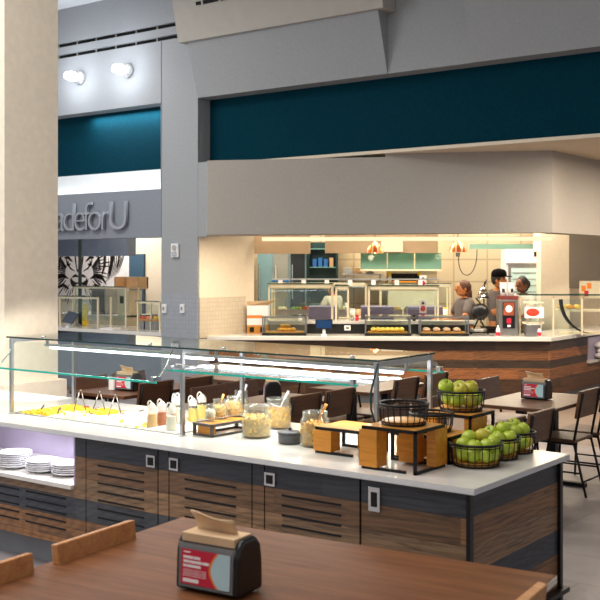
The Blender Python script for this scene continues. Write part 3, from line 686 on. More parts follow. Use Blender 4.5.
# ================================================================== PEOPLE
def skin_mesh(name, verts, edges, radii, mat, parent=None, root=0, sub=1):
    me = bpy.data.meshes.new(name); me.from_pydata(verts, edges, []); me.update(); me.materials.append(mat)
    o = bpy.data.objects.new(name, me); COL.objects.link(o)
    if parent: o.parent = parent
    md = o.modifiers.new('skin', 'SKIN'); md.use_smooth_shade = True
    sv = me.skin_vertices[0].data if me.skin_vertices else None
    if sv is None:
        bpy.context.view_layer.objects.active = o; sv = me.skin_vertices[0].data
    for i, r in enumerate(radii):
        sv[i].radius = r if isinstance(r, tuple) else (r, r); sv[i].use_root = (i == root)
    s_ = o.modifiers.new('sub', 'SUBSURF'); s_.levels = sub+1; s_.render_levels = sub+1
    return o
def person(label, loc, rz, skin, hair, H, arms, cap=False, bun=False, group='workers behind the far counter', shirt='shirt', lean=0.0, apron=False, headturn=0.0, longhair=False):
    """local +Y is the way the person faces; arms = list of ((elbow),(wrist)) for left(-x) and right(+x)"""
    k = H/1.7; t = thing('person', label, 'person', loc, rz, group)
    P = []; E = []; Rr = []
    def a(p, r, par=None):
        P.append((p[0]*k, p[1]*k, p[2]*k)); Rr.append(tuple(x*k for x in r) if isinstance(r, tuple) else r*k)
        if par is not None: E.append((par, len(P)-1))
        return len(P)-1
    ly = lean
    pel = a((0, 0, .92), (.15, .11)); wa = a((0, ly*.3, 1.08), (.13, .10), pel); ch = a((0, ly*.7, 1.28), (.16, .115), wa); nb = a((0, ly, 1.42), (.085, .07), ch)
    nk = a((0, ly+.01, 1.48), .05, nb)
    for sx in (-1, 1):
        hp = a((.09*sx, 0, .86), (.09, .095), pel); kn = a((.10*sx, .02, .48), .058, hp); an = a((.10*sx, -.01, .09), .038, kn); a((.10*sx, .13, .04), (.035, .028), an)
    hands = []
    for sx, (el, wr) in zip((-1, 1), arms):
        sh = a((.17*sx, ly*.95, 1.385), .055, ch); e = a(el, .042, sh); w = a(wr, .027, e)
        d = (Vector(wr)-Vector(el)).normalized(); pm = a(tuple(Vector(wr)+d*.06), (.036, .018), w); hands.append((Vector(wr)+d*.07, d, sx))
    body = skin_mesh('body', P, E, Rr, M[skin], t)
    # head with face, ears, nose; fingers
    g = G(); hy = ly+.03; cz = 1.585; hc = Vector((0, hy, cz))
    g.ball((0, hy, cz), (.075, .095, .115), 20, 14); g.ball((0, hy+.03, cz-.06), (.055, .06, .055), 16, 10)
    g.ball((0, hy+.097, cz-.012), (.014, .02, .022), 10, 8); g.ball((0, hy+.088, cz-.05), (.024, .012, .008), 10, 6, 1)
    for sx in (-1, 1):
        g.ball((.03*sx, hy+.084, cz+.012), (.012, .008, .008), 8, 6, 2); g.ball((.076*sx, hy-.005, cz-.01), (.01, .02, .03), 10, 8)
        g.ball((.03*sx, hy+.086, cz+.03), (.018, .008, .004), 8, 6, 2)
    hg = g
    for (hp, d, sx) in hands:
        g = G()
        side = Vector((1, 0, 0)) if abs(d.x) < .8 else Vector((0, 1, 0)); side = (side-d*side.dot(d)).normalized(); dn = Vector((0, 0, -1)); dn = (dn-d*dn.dot(d)); dn = dn.normalized() if dn.length > .1 else Vector((0, 1, 0))
        for q, ln in zip((-1.5, -.5, .5, 1.5), (.062, .075, .08, .07)):
            b_ = hp+side*(q*.018); g.tube([b_, b_+d*ln*.5+dn*.006, b_+d*ln*.85+dn*.025], [.009, .008, .006], 6)
        b_ = hp-d*.03+side*(-sx*.03); g.tube([b_, b_+side*(-sx*.02)+d*.03, b_+side*(-sx*.02)+d*.055], [.011, .01, .007], 6)
        g.ball(tuple(hp-d*.02), (.035, .035, .022), 10, 8); g.v = [tuple(Vector(v)*k) for v in g.v]; g.build('hand', M[skin], t)
    g = hg
    g.v = [tuple(Vector(v)*k) for v in g.v]
    rot = Matrix.Translation(Vector((0, hy*k, 0))) @ Matrix.Rotation(headturn, 4, 'Z') @ Matrix.Translation(Vector((0, -hy*k, 0)))
    g.v = [tuple(rot @ Vector(v)) if v[2] > 1.44*k and abs(v[0]) < .2 and abs(v[1]-hy*k) < .2*k else v for v in g.v]
    lips = M['red'] if False else paint('lips', (140, 66, 56), .5)
    g.build('head', [M[skin], lips, M['hair2']], t)
    # hair
    g = G(); g.ball((0, hy-.018, cz+.022), (.086, .098, .112), 20, 14)
    if longhair: g.ball((0, hy-.075, cz-.10), (.07, .05, .15), 16, 12)
    if bun: g.ball((0, hy-.11, cz+.0), (.06, .06, .075), 14, 10); g.ball((.02, hy-.1, cz-.06), (.05, .045, .05), 12, 8)
    # keep the face free
    g.v = [tuple(rot @ (Vector(v)*k)) for v in g.v]
    g.build('hair', M[hair], t)
    if cap:
        g = G(); g.lathe([(.095, 0), (.1, .02), (.095, .065), (.07, .1), (.02, .115)], 22, (0, hy-.0, cz+.045), sy=1.12)
        g.prism([(-.08, hy+.07), (.08, hy+.07), (.07, hy+.15), (.03, hy+.185), (-.03, hy+.185), (-.07, hy+.15)], cz+.045, cz+.058)
        g.v = [tuple(rot @ (Vector(v)*k)) for v in g.v]; g.build('cap', paint('cap_cloth', (14, 13, 15), .95, Specular_IOR_Level=.1), t)
    # shirt and trousers follow the same skeleton a little thicker
    SP = [P[0], P[1], P[2], P[3]]; SE = [(0, 1), (1, 2), (2, 3)]; SR = [(.17*k, .13*k), (.15*k, .12*k), (.182*k, .136*k), (.105*k, .09*k)]
    base_arm = 5+8
    for q in range(2):
        i0 = base_arm+q*4; sh_, el_, wr_ = Vector(P[i0]), Vector(P[i0+1]), Vector(P[i0+2])
        SP += [tuple(sh_), tuple(sh_.lerp(el_, .9))]; n0 = len(SP)-2; SE += [(2, n0), (n0, n0+1)]; SR += [.07*k, .06*k]
    skin_mesh('shirt', SP, SE, SR, M[shirt], t, root=0)
    TP = [P[0]]; TE = []; TR = [(.17*k, .13*k)]
    for q in range(2):
        i0 = 5+q*4; TP += [P[i0], P[i0+1], P[i0+2]]; n0 = len(TP)-3; TE += [(0, n0), (n0, n0+1), (n0+1, n0+2)]; TR += [.105*k, .072*k, .055*k]
    skin_mesh('trousers', TP, TE, TR, M['trouser'], t)
    if apron:
        g = G(); n = 10
        for q in range(n):
            a0 = R(-60)+R(120)*q/n; a1 = R(-60)+R(120)*(q+1)/n
            f = lambda A, z: (.19*math.sin(A)*k, (.155*math.cos(A)+.01)*k, z*k)
            g.add([f(a0, .5), f(a1, .5), f(a1, 1.12), f(a0, 1.12)], [(0, 1, 2, 3)])
        g.build('apron', M['apron'], t)
    return t
def face_world(d): return math.atan2(-d[0], d[1])
left = Vector((-CR[0], -CR[1])); right = -left; tocam = Vector((-CF[0], -CF[1]))
def wpos(px, D): x, y = plan(px, D); return (x, y, 0)
# woman in grey, faces left
person('woman with long brown hair in a grey shirt, facing left behind the far counter', wpos(465, 15.7), face_world(left*.95+tocam*.25), 'skin1', 'hair1', 1.66,
       [((-.24, .10, 1.16), (-.16, .32, 1.12)), ((.25, .08, 1.14), (.18, .33, 1.1))], longhair=True).scale = (1.12, 1.18, 1.0)
person('man in a black cap and grey shirt with folded arm behind the drink dispenser', wpos(497, 15.5), face_world(right*.85+tocam*.55), 'skin1', 'hair2', 1.80,
       [((-.26, .06, 1.15), (-.02, .24, 1.10)), ((.26, .06, 1.13), (.02, .25, 1.06))], cap=True, apron=True)
person('woman with dark tied back hair in a pale shirt, half hidden by the drink dispenser', wpos(523, 15.9), face_world(left*.8+tocam*.6), 'skin2', 'hair2', 1.72,
       [((-.24, .08, 1.16), (-.1, .28, 1.1)), ((.24, .08, 1.16), (.1, .28, 1.1))], bun=True, shirt='shirtw')
person('distant person in a dark blue cap and pale shirt beside the teal shelving', wpos(333, 18.0), face_world(left*.7-tocam*.7), 'skin1', 'hair2', 1.62,
       [((-.24, .08, 1.16), (-.1, .28, 1.1)), ((.24, .08, 1.16), (.1, .28, 1.1))], cap=True, shirt='shirtw')

# ================================================================== LEFT SERVERY
SV = 13.4
struct(G().box(-18, -12.5, SV, SV+.15, 0, 3.3), 'wall_servery_back', M['cream'])
struct(G().box(-18, -9.75, 11.6, 24, 3.3, 3.36), 'ceiling_servery', M['cream'])
u0, _ = on_v(30, 12.0); u1, _ = on_v(127, 12.0)
struct(G().box(u0, u1, 12.0, 12.2, z_at(256, on_v(100, 12.0)[1]), 3.3), 'wall_servery_header', paint('blue_grey', (132, 146, 172), .7))
# mural
D_ = on_v(80, SV)[1]; uc, _ = on_v(80, SV)
mu = thing('tiger_mural', 'black and white tiger face mural on the servery back wall', 'mural', (uc, SV-.02, z_at(284, D_)))
G().box(-1.6, on_v(131, SV)[0]-uc, 0, .015, -.3, 1.0).build('panel', M['printw'], mu)
blk = paint('mural_black', (30, 22, 18), .8)
strokes = []
def st(pts, w): strokes.append((pts, w))
st([(0, .02), (.12, .01), (.2, .05), (.22, .12)], .05); st([(.02, .14), (.1, .16), (.2, .13)], .05); st([(.05, .22), (.09, .4), (.12, .6), (.1, .85)], .035)
st([(.12, .24), (.25, .3), (.35, .42), (.38, .55)], .03); st([(.18, .42), (.3, .5), (.42, .5)], .05); st([(.14, .55), (.26, .62), (.4, .6), (.5, .5)], .04)
st([(.02, .5), (.03, .7), (.02, .9)], .03); st([(.3, .72), (.45, .78), (.6, .7)], .05); st([(.48, .6), (.56, .45), (.55, .3)], .04)
st([(.62, .85), (.72, .6), (.7, .35), (.62, .15)], .07); st([(.9, .9), (.95, .65), (.88, .35), (.8, .1)], .09); st([(1.05, .9), (1.1, .6), (1.04, .3)], .04)
for q in range(14):
    a_ = R(-40+q*9); st([(.34+.05*math.cos(a_), .2+.12*math.sin(a_)), (.52+.10*math.cos(a_), .2+.32*math.sin(a_))], .016)
for q in range(26):
    a_ = R(-75+q*5.6); r0 = .42+.05*(q % 3); r1 = r0+.16+.06*((q*7) % 4)
    st([(r0*math.cos(a_)+.05, .35+r0*math.sin(a_)), (r1*math.cos(a_)+.05, .37+r1*math.sin(a_))], .02)
for q in range(9):
    st([(.75+q*.04, .05+q*.02), (.82+q*.05, .3+q*.03), (.80+q*.055, .5+q*.05)], .018)
st([(0, -.06), (.1, -.05), (.2, .0), (.26, .1)], .06); st([(.0, .26), (.05, .26)], .06); st([(.24, .38), (.34, .36), (.3, .44)], .05)
st([(.3, .1), (.45, .16), (.62, .14), (.75, .0)], .07); st([(.28, -.1), (.45, -.02), (.7, -.1)], .06); st([(.6, .95), (.63, .75), (.58, .6)], .06)
g = G()
for pts, w in strokes:
    for sx in (-1, 1):
        n = len(pts)
        # resample
        rs = []
        for i in range(n-1):
            for q in range(5):
                f = q/5; rs.append((pts[i][0]*(1-f)+pts[i+1][0]*f, pts[i][1]*(1-f)+pts[i+1][1]*f))
        rs.append(pts[-1]); m_ = len(rs); vs = []
        for i, p in enumerate(rs):
            q0 = rs[max(0, i-1)]; q1 = rs[min(m_-1, i+1)]; dx, dz = q1[0]-q0[0], q1[1]-q0[1]; l = math.hypot(dx, dz) or 1
            ww = w*(math.sin(PI*(i+.6)/(m_+.2)))*.5+.003
            vs += [(sx*(p[0]-dz/l*ww), -.004, p[1]+dx/l*ww), (sx*(p[0]+dz/l*ww), -.004, p[1]-dx/l*ww)]
        fs = [(2*i, 2*i+1, 2*i+3, 2*i+2) for i in range(m_-1)]
        g.add(vs, fs)
g.build('stripe_pattern', blk, mu)
u0, D0 = on_v(131, SV); u1, _ = on_v(145.5, SV)
struct(G().box(u0, u1, SV-.05, SV-.001, z_at(330, D0), z_at(254, D0)), 'door_1', M['tealdoor'])
# servery counter
t = thing('servery_counter', 'pale topped servery counter with a black front under the grey sign wall', 'counter', (-11.8, 10.95, 0))
G().box(-1.9, 1.45, 0, .85, 0, .80).build('body', paint('servery_front', (120, 128, 140), .6), t)
G().box(-1.9, 1.45, -.03, 0, .78, .87).build('fascia', M['blackpl'], t)
G().box(-1.9, 1.45, -.05, .85, .87, .92).build('countertop', M['quartz'], t)
def vthing(name, label, cat, px, v, z, group=None, rz=0):
    u, D = on_v(px, v); return thing(name, label, cat, (u, v, z), rz, group)
def vguard(label, px0, px1, v, zt, dep=.27, zb=.92):
    u0, D = on_v(px0, v); u1, _ = on_v(px1, v); W = u1-u0; H = zt-zb
    t = thing('glass_guard', label, 'sneeze guard', (u0, v, zb), 0, 'glass guards in the servery')
    for x in (0, W):
        for y in (0, dep): G().box(x-.012, x+.012, y-.012, y+.012, 0, H).build('post', M['framec'], t)
    G().box(-.02, W+.02, -.04, dep+.04, H, H+.01).build('glass_top', M['pane'], t); G().box(-.02, W+.02, -.045, -.04, H, H+.012).build('glass_edge', M['edged'], t)
    G().box(0, W, 0, .02, H-.03, H).build('rail', M['framec'], t); G().box(0, W, .02, .025, .1, H-.04).build('glass_front', M['pane'], t)
    return t
vguard('cream framed glass guard left of the grey oven in the servery', 60, 98, 11.10, 1.40)
vguard('tall cream framed glass guard around the grey oven in the servery', 75, 126, 11.43, 1.55)
vguard('cream framed glass guard over the orange trays in the servery', 138, 160, 11.05, 1.36)
t = vthing('servery_oven', 'grey steel box oven standing on the servery back counter', 'oven', 91, 12.3, 1.06)
G().box(0, .36, 0, .5, 0, .46).build('body', M['bsteel'], t, bevel=.01); G().box(.04, .32, -.01, 0, .04, .40).build('door', paint('oven_door', (96, 92, 90), .35, .4), t)
t2 = vthing('rear_bench', 'cream work bench along the back of the servery', 'bench', 91, 12.3, 0); G().box(-.9, 1.0, -.12, .6, 0, 1.055).build('body', M['framec'], t2)
G().box(-.9, 1.0, -.14, .6, 1.03, 1.056).build('worktop', M['quartz'], t2)
t = vthing('coffee_grinder', 'cream kitchen machine with a black display right of the grey oven', 'machine', 117, 12.2, 1.06)
G().box(0, .28, 0, .3, 0, .42).build('body', M['framec'], t); G().box(.08, .16, -.01, 0, .2, .32).build('display', M['slot'], t)
t = vthing('wooden_shelf', 'wooden box shelf above the cream machine in the servery', 'shelf', 114, 12.25, 1.50)
G().box(0, .56, 0, .25, 0, .03).box(0, .03, 0, .25, .03, .2).box(.53, .56, 0, .25, .03, .2).box(0, .56, .22, .25, .03, .2).build('case', M['kraft'], t)
t = vthing('yellow_bottle', 'yellow juice bottle behind the servery glass guard', 'bottle', 85, 11.5, .92)
G().lathe([(.04, 0), (.045, .02), (.045, .26), (.02, .32), (.02, .35)], 16).build('bottle', M['corn'], t); G().lathe([(.023, .35), (.023, .38)], 12).build('cap', M['white'], t)
for k, (px, mm, nm) in enumerate(((140, 'tomato', 'red'), (147, 'orange', 'orange'), (154, 'corn', 'golden'))):
    t = vthing('food_tray', 'tray of %s food under the right servery glass guard' % nm, 'tray', px, 11.3, 1.05, 'trays in the servery')
    G().box(-.07, .07, 0, .3, 0, .03).build('tray', M['lightwood'], t); g = G()
    for q in range(8): g.ball((random.uniform(-.05, .05), random.uniform(.04, .26), .04), .03, 8, 6)
    g.build('contents', M[mm], t); G().box(-.06, .06, .02, .28, -.13, 0).build('stand', M['bsteel'], t)
t = vthing('tablet', 'dark tilted tablet on the left end of the servery counter', 'tablet', 67, 10.99, .92)
Mt = Matrix.Translation((0, 0, .07)) @ Matrix.Rotation(R(-35), 4, 'X') @ Matrix.Rotation(R(8), 4, 'Y')
G().box(-.13, .13, -.01, .01, 0, .2, 0, Mt).build('screen', paint('slate_screen', (70, 78, 92), .3), t); G().box(-.04, .04, 0, .08, 0, .02).box(-.015, .015, .02, .05, 0, .1).build('stand', M['white'], t)
t = vthing('support_pole', 'dark green pole rising from the servery counter to the header', 'pole', 80, 11.5, .92)
G().tube([(0, 0, 0), (0, 0, 2.38)], .03, 12).build('pole', paint('dark_green', (52, 66, 62), .4), t); G().lathe([(.06, 0), (.06, .02)], 16).build('base', M['bsteel'], t)
t = vthing('paper_pad', 'white sheet lying on the servery counter below the grey oven', 'paper', 106, 11.0, .92)
G().box(-.14, .14, 0, .2, 0, .015).build('sheet', M['printw'], t)

# sign lettering, lamps and wall devices
cu = bpy.data.curves.new('wall_lettering', 'FONT'); cu.body = 'MadeforU'; cu.size = .62; cu.extrude = .022; cu.space_character = .765; cu.align_x = 'RIGHT'; cu.offset = -.009
lt = bpy.data.objects.new('wall_lettering', cu); COL.objects.link(lt); lt.rotation_euler = (PI/2, 0, 0)
us, Ds = on_v(131.5, V0); lt.location = (us, V0-.045, z_at(229.5, Ds)); cu.materials.append(paint('letter_grey', (150, 155, 163), .5, .2))
bpy.context.view_layer.update(); me = bpy.data.meshes.new_from_object(lt.evaluated_get(bpy.context.evaluated_depsgraph_get()))
l2 = bpy.data.objects.new('wall_lettering', me); COL.objects.link(l2); l2.matrix_world = lt.matrix_world.copy(); bpy.data.objects.remove(lt); lt = l2; lt.name = 'wall_lettering'
tag(lt, 'raised grey lettering reading MadeforU on the grey band above the servery', 'sign')
for k, (px, py, w_) in enumerate(((80.5, 78, 'left'), (128.5, 71, 'right'))):
    u, D = on_v(px, V0); t = thing('globe_sconce', '%s round white globe lamp on the grey wall above the left teal panel' % w_, 'wall lamp', (u, V0, z_at(py, D)), 0, 'globe lamps on the grey wall')
    def lath(prof):
        g = G(); g.lathe(prof, 24); g.v = [tuple(Matrix.Rotation(PI/2, 4, 'X') @ Vector(v)) for v in g.v]; return g
    lath([(.10, 0), (.10, .03), (.06, .05), (.045, .09)]).build('base', M['white'], t)
    lath([(.045, .09), (.065, .11), (.075, .15), (.072, .19), (.055, .21), (.062, .235), (.055, .275), (.02, .30)]).build('globe', M['bulb'], t)
    light('POINT', 'sconce_light', (u, V0-.38, z_at(py, D)-.02), 13, (.86, .92, 1), .06)
def plate_dev(label, px, py, w, h, cat, mm='white', knob=None, name='light_switch'):
    u, D = on_v(px, V0); t = thing(name, label, cat, (u, V0-.006, z_at(py, D)-h/2))
    G().box(-w/2, w/2, -.03, 0, 0, h).build('plate', M[mm], t, bevel=.004); knob(t, w, h) if knob else None
    return t
def kn_alarm(t, w, h):
    G().box(-w*.3, w*.3, -.045, -.03, h*.12, h*.42).build('strobe', M['chrome'], t); g = G(); g.lathe([(w*.3, 0), (w*.3, .01)], 16); g.v = [tuple(Matrix.Rotation(PI/2, 4, 'X') @ Vector(v)+Vector((0, -.03, h*.7))) for v in g.v]; g.build('sounder', M['soffit'], t)
def kn_sw(t, w, h): G().box(-w*.2, w*.2, -.036, -.03, h*.3, h*.7).build('switch', M['bsteel'], t)
plate_dev('white fire alarm strobe on the grey pier between the openings', 176, 250.5, .13, .19, 'alarm', knob=kn_alarm, name='fire_alarm')
plate_dev('left white switch on the tiled grey pier', 165.3, 308.5, .07, .12, 'switch', knob=kn_sw)
plate_dev('right white switch on the tiled grey pier', 183.3, 308.5, .07, .12, 'switch', knob=kn_sw)
plate_dev('low white socket on the tiled grey pier above the glass guard', 176, 342, .1, .1, 'socket', knob=kn_sw, name='wall_socket')
# round mats of column
struct(G().box(-7.9, -7.2, 5.52, 6.09, 0, CT), 'wall_column', M['column'])
struct(G().box(-7.93, -7.13, 5.46, 6.13, 0, .90), 'baseboard_column', M['column'])

# ================================================================== BUFFET
BX0, BX1, BY0, BY1, BZ = -7.6, -2.235, 4.28, 5.395, .88
B = thing('salad_buffet', 'long self service buffet counter with white top and reclaimed plank doors', 'buffet counter', (BX1, BY0, 0))
bx = lambda px: on_v(px, BY0+.03)[0]-BX1     # local x of a pixel column on the front
f = .035                                  # setback of the front below the top
G().box(bx(363)+0, 0-.02, f+.005, BY1-BY0-f, .16, BZ-.03).box(BX0-BX1, bx(363), f+.04, BY1-BY0-f, .16, .5).build('carcass', M['planks'], B)
G().box(bx(73.7), bx(363)+.01, f+.04, BY1-BY0-f, .5, BZ-.03).build('carcass', M['planks'], B)
G().box(BX0-BX1, -.1, .12, BY1-BY0-.1, 0, .16).build('toe_kick', M['toe'], B)
G().box(BX0-BX1, .03, 0, BY1-BY0, BZ-.03, BZ-.002).build('countertop_edge', M['quartz2'], B, bevel=.004)
# worktop with a hole for the food wells
WX0, WX1, WY0, WY1 = -5.88-BX1, -4.36-BX1, 4.60-BY0, 5.10-BY0
g = G(); L0 = BX0-BX1; DY = BY1-BY0
g.box(L0, WX0, 0, DY, BZ-.002, BZ).box(WX1, .03, 0, DY, BZ-.002, BZ).box(WX0, WX1, 0, WY0, BZ-.002, BZ).box(WX0, WX1, WY1, DY, BZ-.002, BZ)
g.build('countertop', M['quartz'], B)
g = G(); r = .012
g.box(WX0-r, WX1+r, WY0-r, WY0, BZ, BZ+.006).box(WX0-r, WX1+r, WY1, WY1+r, BZ, BZ+.006).box(WX0-r, WX0, WY0, WY1, BZ, BZ+.006).box(WX1, WX1+r, WY0, WY1, BZ, BZ+.006)
g.build('well_rim', M['steel'], B)
# doors, fillers, louvres, end panel, corner trims
def panel(px0, px1, name, louv=None):
    x0, x1 = bx(px0), bx(px1); o = G().box(x0+.004, x1-.004, f-.005, f+.015, .17, BZ-.035).build(name, M['planks'], B)
    if louv:
        g = G(); l0, l1 = bx(louv[0]), bx(louv[1])
        for k in range(louv[2]): g.box(l0, l1, f-.009, f-.004, louv[3]-k*.052-.0045, louv[3]-k*.052+.0045)
        lo = g.build('louvre', M['slot'], o)
    return o
def latch(par, px, py, dark=True):
    u, D = on_v(px, BY0+f); x = u-BX1; z = z_at(py, D)
    h = G().box(x-.035, x+.035, f-.014, f-.004, z-.035, z+.035).build('latch', M['chrome'], par)
    G().box(x-.02, x+.02, f-.018, f-.013, z-.022, z+.022).build('latch_knob', M['black'] if dark else M['bsteel'], par)
d1 = panel(86, 158, 'door', (98, 144, 7, .695)); latch(d1, 152, 461)
panel(158, 169, 'filler')
d2 = panel(169, 252, 'door', (185, 236, 7, .70)); latch(d2, 175, 464)
panel(252, 264.5, 'filler')
d3 = panel(264.5, 360, 'door', (282, 341, 7, .70)); latch(d3, 271, 479)
e = panel(360.8, 470, 'end_panel')
u, D = on_v(375.5, BY0+f); z = z_at(499, D)
o = G().box(u-BX1-.033, u-BX1+.033, f-.014, f-.004, z-.06, z+.06).build('socket_plate', M['chrome'], B, bevel=.002); G().box(u-BX1-.016, u-BX1+.016, f-.018, f-.013, z-.035, z+.035).build('socket', M['slot'], o)
G().box(bx(74), bx(86)-.003, f-.005, f+.015, .17, BZ-.035).build('stile', M['planks'], B)
g = G().box(L0, bx(74), f-.005, f+.015, .17, .525).build('niche_apron', M['planks'], B)
gl = G()
for (q0, q1) in ((26, 66), (-26, 19), (-80, -40)):
    for k in range(5): gl.box(bx(q0), bx(q1), f-.009, f-.004, .455-k*.048-.0045, .455-k*.048+.0045)
gl.build('louvre', M['slot'], g)
# niche
G().box(L0, bx(74), f-.03, .6, .525, .55).build('niche_shelf', M['quartz'], B)
G().box(L0, bx(74)+.01, .6, .62, .55, BZ-.03).box(bx(74), bx(74)+.012, f-.006, .62, .55, BZ-.03).box(L0, L0+.02, 0.04, .6, .55, BZ-.03).build('niche_lining', M['alcove'], B)
# end face: black corner posts, base rail
G().box(-.024, -.002, f-.012, f+.02, .10, BZ-.03).build('corner_post', M['blackpl'], B)
G().box(-.036, -.002, DY-f-.02, DY-f+.012, .05, BZ-.03).build('corner_post', M['blackpl'], B)
G().box(-.035, .03, DY-f-.25, DY-f+.03, .14, .165).build('bumper_rail', M['blackpl'], B)

# plates in the niche
pl = None
def plate_mesh():
    g = G(); g.lathe([(.05, 0), (.055, .003), (.1, .016), (.113, .024), (.110, .027), (.095, .02), (.05, .006), (.001, .006)], 32, cap1=False); return g
ord_ = ['bottom', 'second', 'third', 'fourth', 'fifth', 'sixth', 'seventh', 'eighth', 'ninth', 'tenth', 'eleventh']
stk = [(-5.70, 4.45, 7, 'left stack, cut by the picture edge'), (-5.435, 4.47, 5, 'middle stack in the counter niche'), (-5.215, 4.50, 5, 'right stack in the counter niche')]
first = None
for (x, y, n, w_) in stk:
    for k in range(n):
        loc = (x+random.uniform(-.004, .004), y+random.uniform(-.004, .004), .55+k*.0135)
        lab = 'white plate, %s of the %s' % ('topmost' if k == n-1 else ord_[k]+' from the bottom' if k else 'bottom', w_)
        if first is None:
            first = plate_mesh().build('plate', M['plate'], None, loc); tag(first, lab, 'plate', 'white plates stacked in the buffet niche')
        else: dup(first, loc, 0, lab)
light('AREA', 'niche_light', (-5.6, 4.5, .82), 6, (.93, .9, 1), 1.2, .08)

# sneeze guard over the buffet
SG = thing('sneeze_guard', 'long steel post glass sneeze guard standing over the buffet', 'sneeze guard', (-5.89, 4.576, BZ))
GW = 2.97; GD = .555; GH = 1.40-BZ
for x in (0, 1.6, GW):
    for y in (0, GD):
        p = G().box(x-.011, x+.011, y-.011, y+.011, 0, GH-.004).build('post', M['steel'], SG); G().lathe([(.025, 0), (.025, .006)], 16, (x, y, 0)).build('foot', M['steel'], p)
for x in (0, 1.6, GW): G().box(x-.009, x+.009, .012, GD-.012, GH-.03, GH-.006).build('crossbar', M['steel'], SG)
TP = G().box(-.03, GW+.02, -.02, GD+.02, GH, GH+.01).build('glass_top', M['pane'], SG)
G().box(-.03, GW+.02, -.022, -.02, GH, GH+.01).box(-.03, GW+.02, GD+.02, GD+.022, GH, GH+.01).box(GW+.02, GW+.022, -.02, GD+.02, GH, GH+.01).build('glass_edge', M['edged'], TP)
for x in (.3, 1.3, 1.9, 2.8): G().lathe([(.014, 0), (.014, .012)], 12, (x, 0.03, GH+.01)).build('clamp', M['chrome'], TP)
G().box(.05, 1.57, .29, .32, GH-.092, GH-.077).box(1.63, GW-.03, .29, .32, GH-.092, GH-.077).build('led_strip', M['led'], SG)
G().box(.0, GW, .285, .325, GH-.075, GH-.06).box(0, .01, .295, .315, GH-.06, GH-.02).box(1.595, 1.605, .295, .315, GH-.06, GH-.02).box(GW-.01, GW, .295, .315, GH-.06, GH-.02).build('led_housing', M['steel'], SG)
def flap(x0, x1, y0, z0, y1, z1, side=1):
    n = Vector((0, z1-z0, -(y1-y0))).normalized()*.004
    g = G(); vs = [(x0, y0, z0), (x1, y0, z0), (x1, y1, z1), (x0, y1, z1)]
    vs = [Vector(v)-n for v in vs]+[Vector(v)+n for v in vs]
    g.add(vs, [(3, 2, 1, 0), (4, 5, 6, 7), (0, 1, 5, 4), (1, 2, 6, 5), (2, 3, 7, 6), (3, 0, 4, 7)])
    o = g.build('glass_flap', M['pane'], SG)
    G().box(x0, x1, y1-.006, y1+.002, z1-.006, z1+.006).build('glass_edge', M['edge'], o)
    for x in (x0+.03, x1-.03):
        G().tube([(x, y0+side*.03, z0+.005), (x, (y0+y1)/2+side*.045, (z0+z1)/2), (x, y1+side*.05, z1+.03)], .005, 6).box(x-.012, x+.012, y1-.008, y1+.02, z1, z1+.03).build('hinge_arm', M['chrome'], o)
flap(-.03, 1.52, .0, GH-.02, -.135, 1.205-BZ); flap(1.60, GW-.03, .30, 1.288-BZ, -.135, 1.285-BZ)
flap(1.66, GW+.02, GD, GH-.02, GD+.12, 1.29-BZ, -1)
pts = [(GW+.012, -.005, GH-.01), (GW+.012, -.04, GH-.08), (GW+.012, -.075, GH-.16), (GW+.012, -.07, GH-.24), (GW+.012, -.03, GH-.32)]
G().tube(pts, .006, 6).build('support_strut', M['edged'], SG)
light('AREA', 'buffet_led', (-5.07, 4.576+.30, BZ+GH-.115), 9, (1, .97, .92), 1.5, .05)
light('AREA', 'buffet_led', (-3.6, 4.576+.30, BZ+GH-.115), 8, (1, .97, .92), 1.3, .05)

sp = light('SPOT', 'led_end_light', (-5.93, 4.86, 1.34), 70, (1, .93, .82), .03); sp.rotation_euler = (Vector((-7.2, 5.85, .75))-sp.location).to_track_quat('-Z', 'Y').to_euler(); sp.data.spot_size = R(62); sp.data.spot_blend = .5
# food pans in the wells
cont = [('corn', 'yellow sweetcorn'), ('cheese', 'pale diced food'), ('dressw', 'white crumbled food'), ('dressw', 'white chopped food'), ('cheese', 'cream coloured food')]
cont2 = [('corn', 'pink dotted yellow food'), ('corn', 'bright yellow shreds'), ('dressw', 'white shreds with red bits'), ('cheese', 'pale sliced food'), ('dressw', 'smooth white food')]
pw = (WX1-WX0)/5.0
for row, cc in enumerate((cont, cont2)):
    for i, (mm, nm) in enumerate(cc):
        if i == 4: continue
        x0 = BX1+WX0+pw*i; y0 = BY0+WY0+row*.25
        t = thing('food_pan', 'white serving pan of %s, %s row of the well' % (nm, ('front', 'back')[row]), 'pan', (x0, y0, BZ-.10), 0, 'serving pans in the buffet well')
        G().box(.006, pw-.006, .006, .244, 0, .004).box(.004, .012, .004, .246, 0, .10).box(pw-.012, pw-.004, .004, .246, 0, .10).box(.004, pw-.004, .004, .012, 0, .10).box(.004, pw-.004, .238, .246, 0, .10).build('tray', M['plate'], t)
        g = G()
        for q in range(90):
            xx = random.uniform(.03, pw-.03); yy = random.uniform(.03, .22); h = .088+.02*math.sin(xx/pw*PI)*math.sin(yy/.25*PI)
            s_ = random.uniform(.011, .017); m4 = Matrix.Translation((xx, yy, h)) @ Matrix.Rotation(random.random()*3, 4, (random.random(), random.random(), random.random()+.01))
            g.box(-s_, s_, -s_, s_, -s_*.7, s_*.7, 1 if q % 14 == 0 else 0, m4)
        g.box(.014, pw-.014, .014, .236, .004, .085, 0)
        o = g.build('contents', [M[mm], M['tomato'] if row else M['corn']], t); o['kind'] = 'stuff'
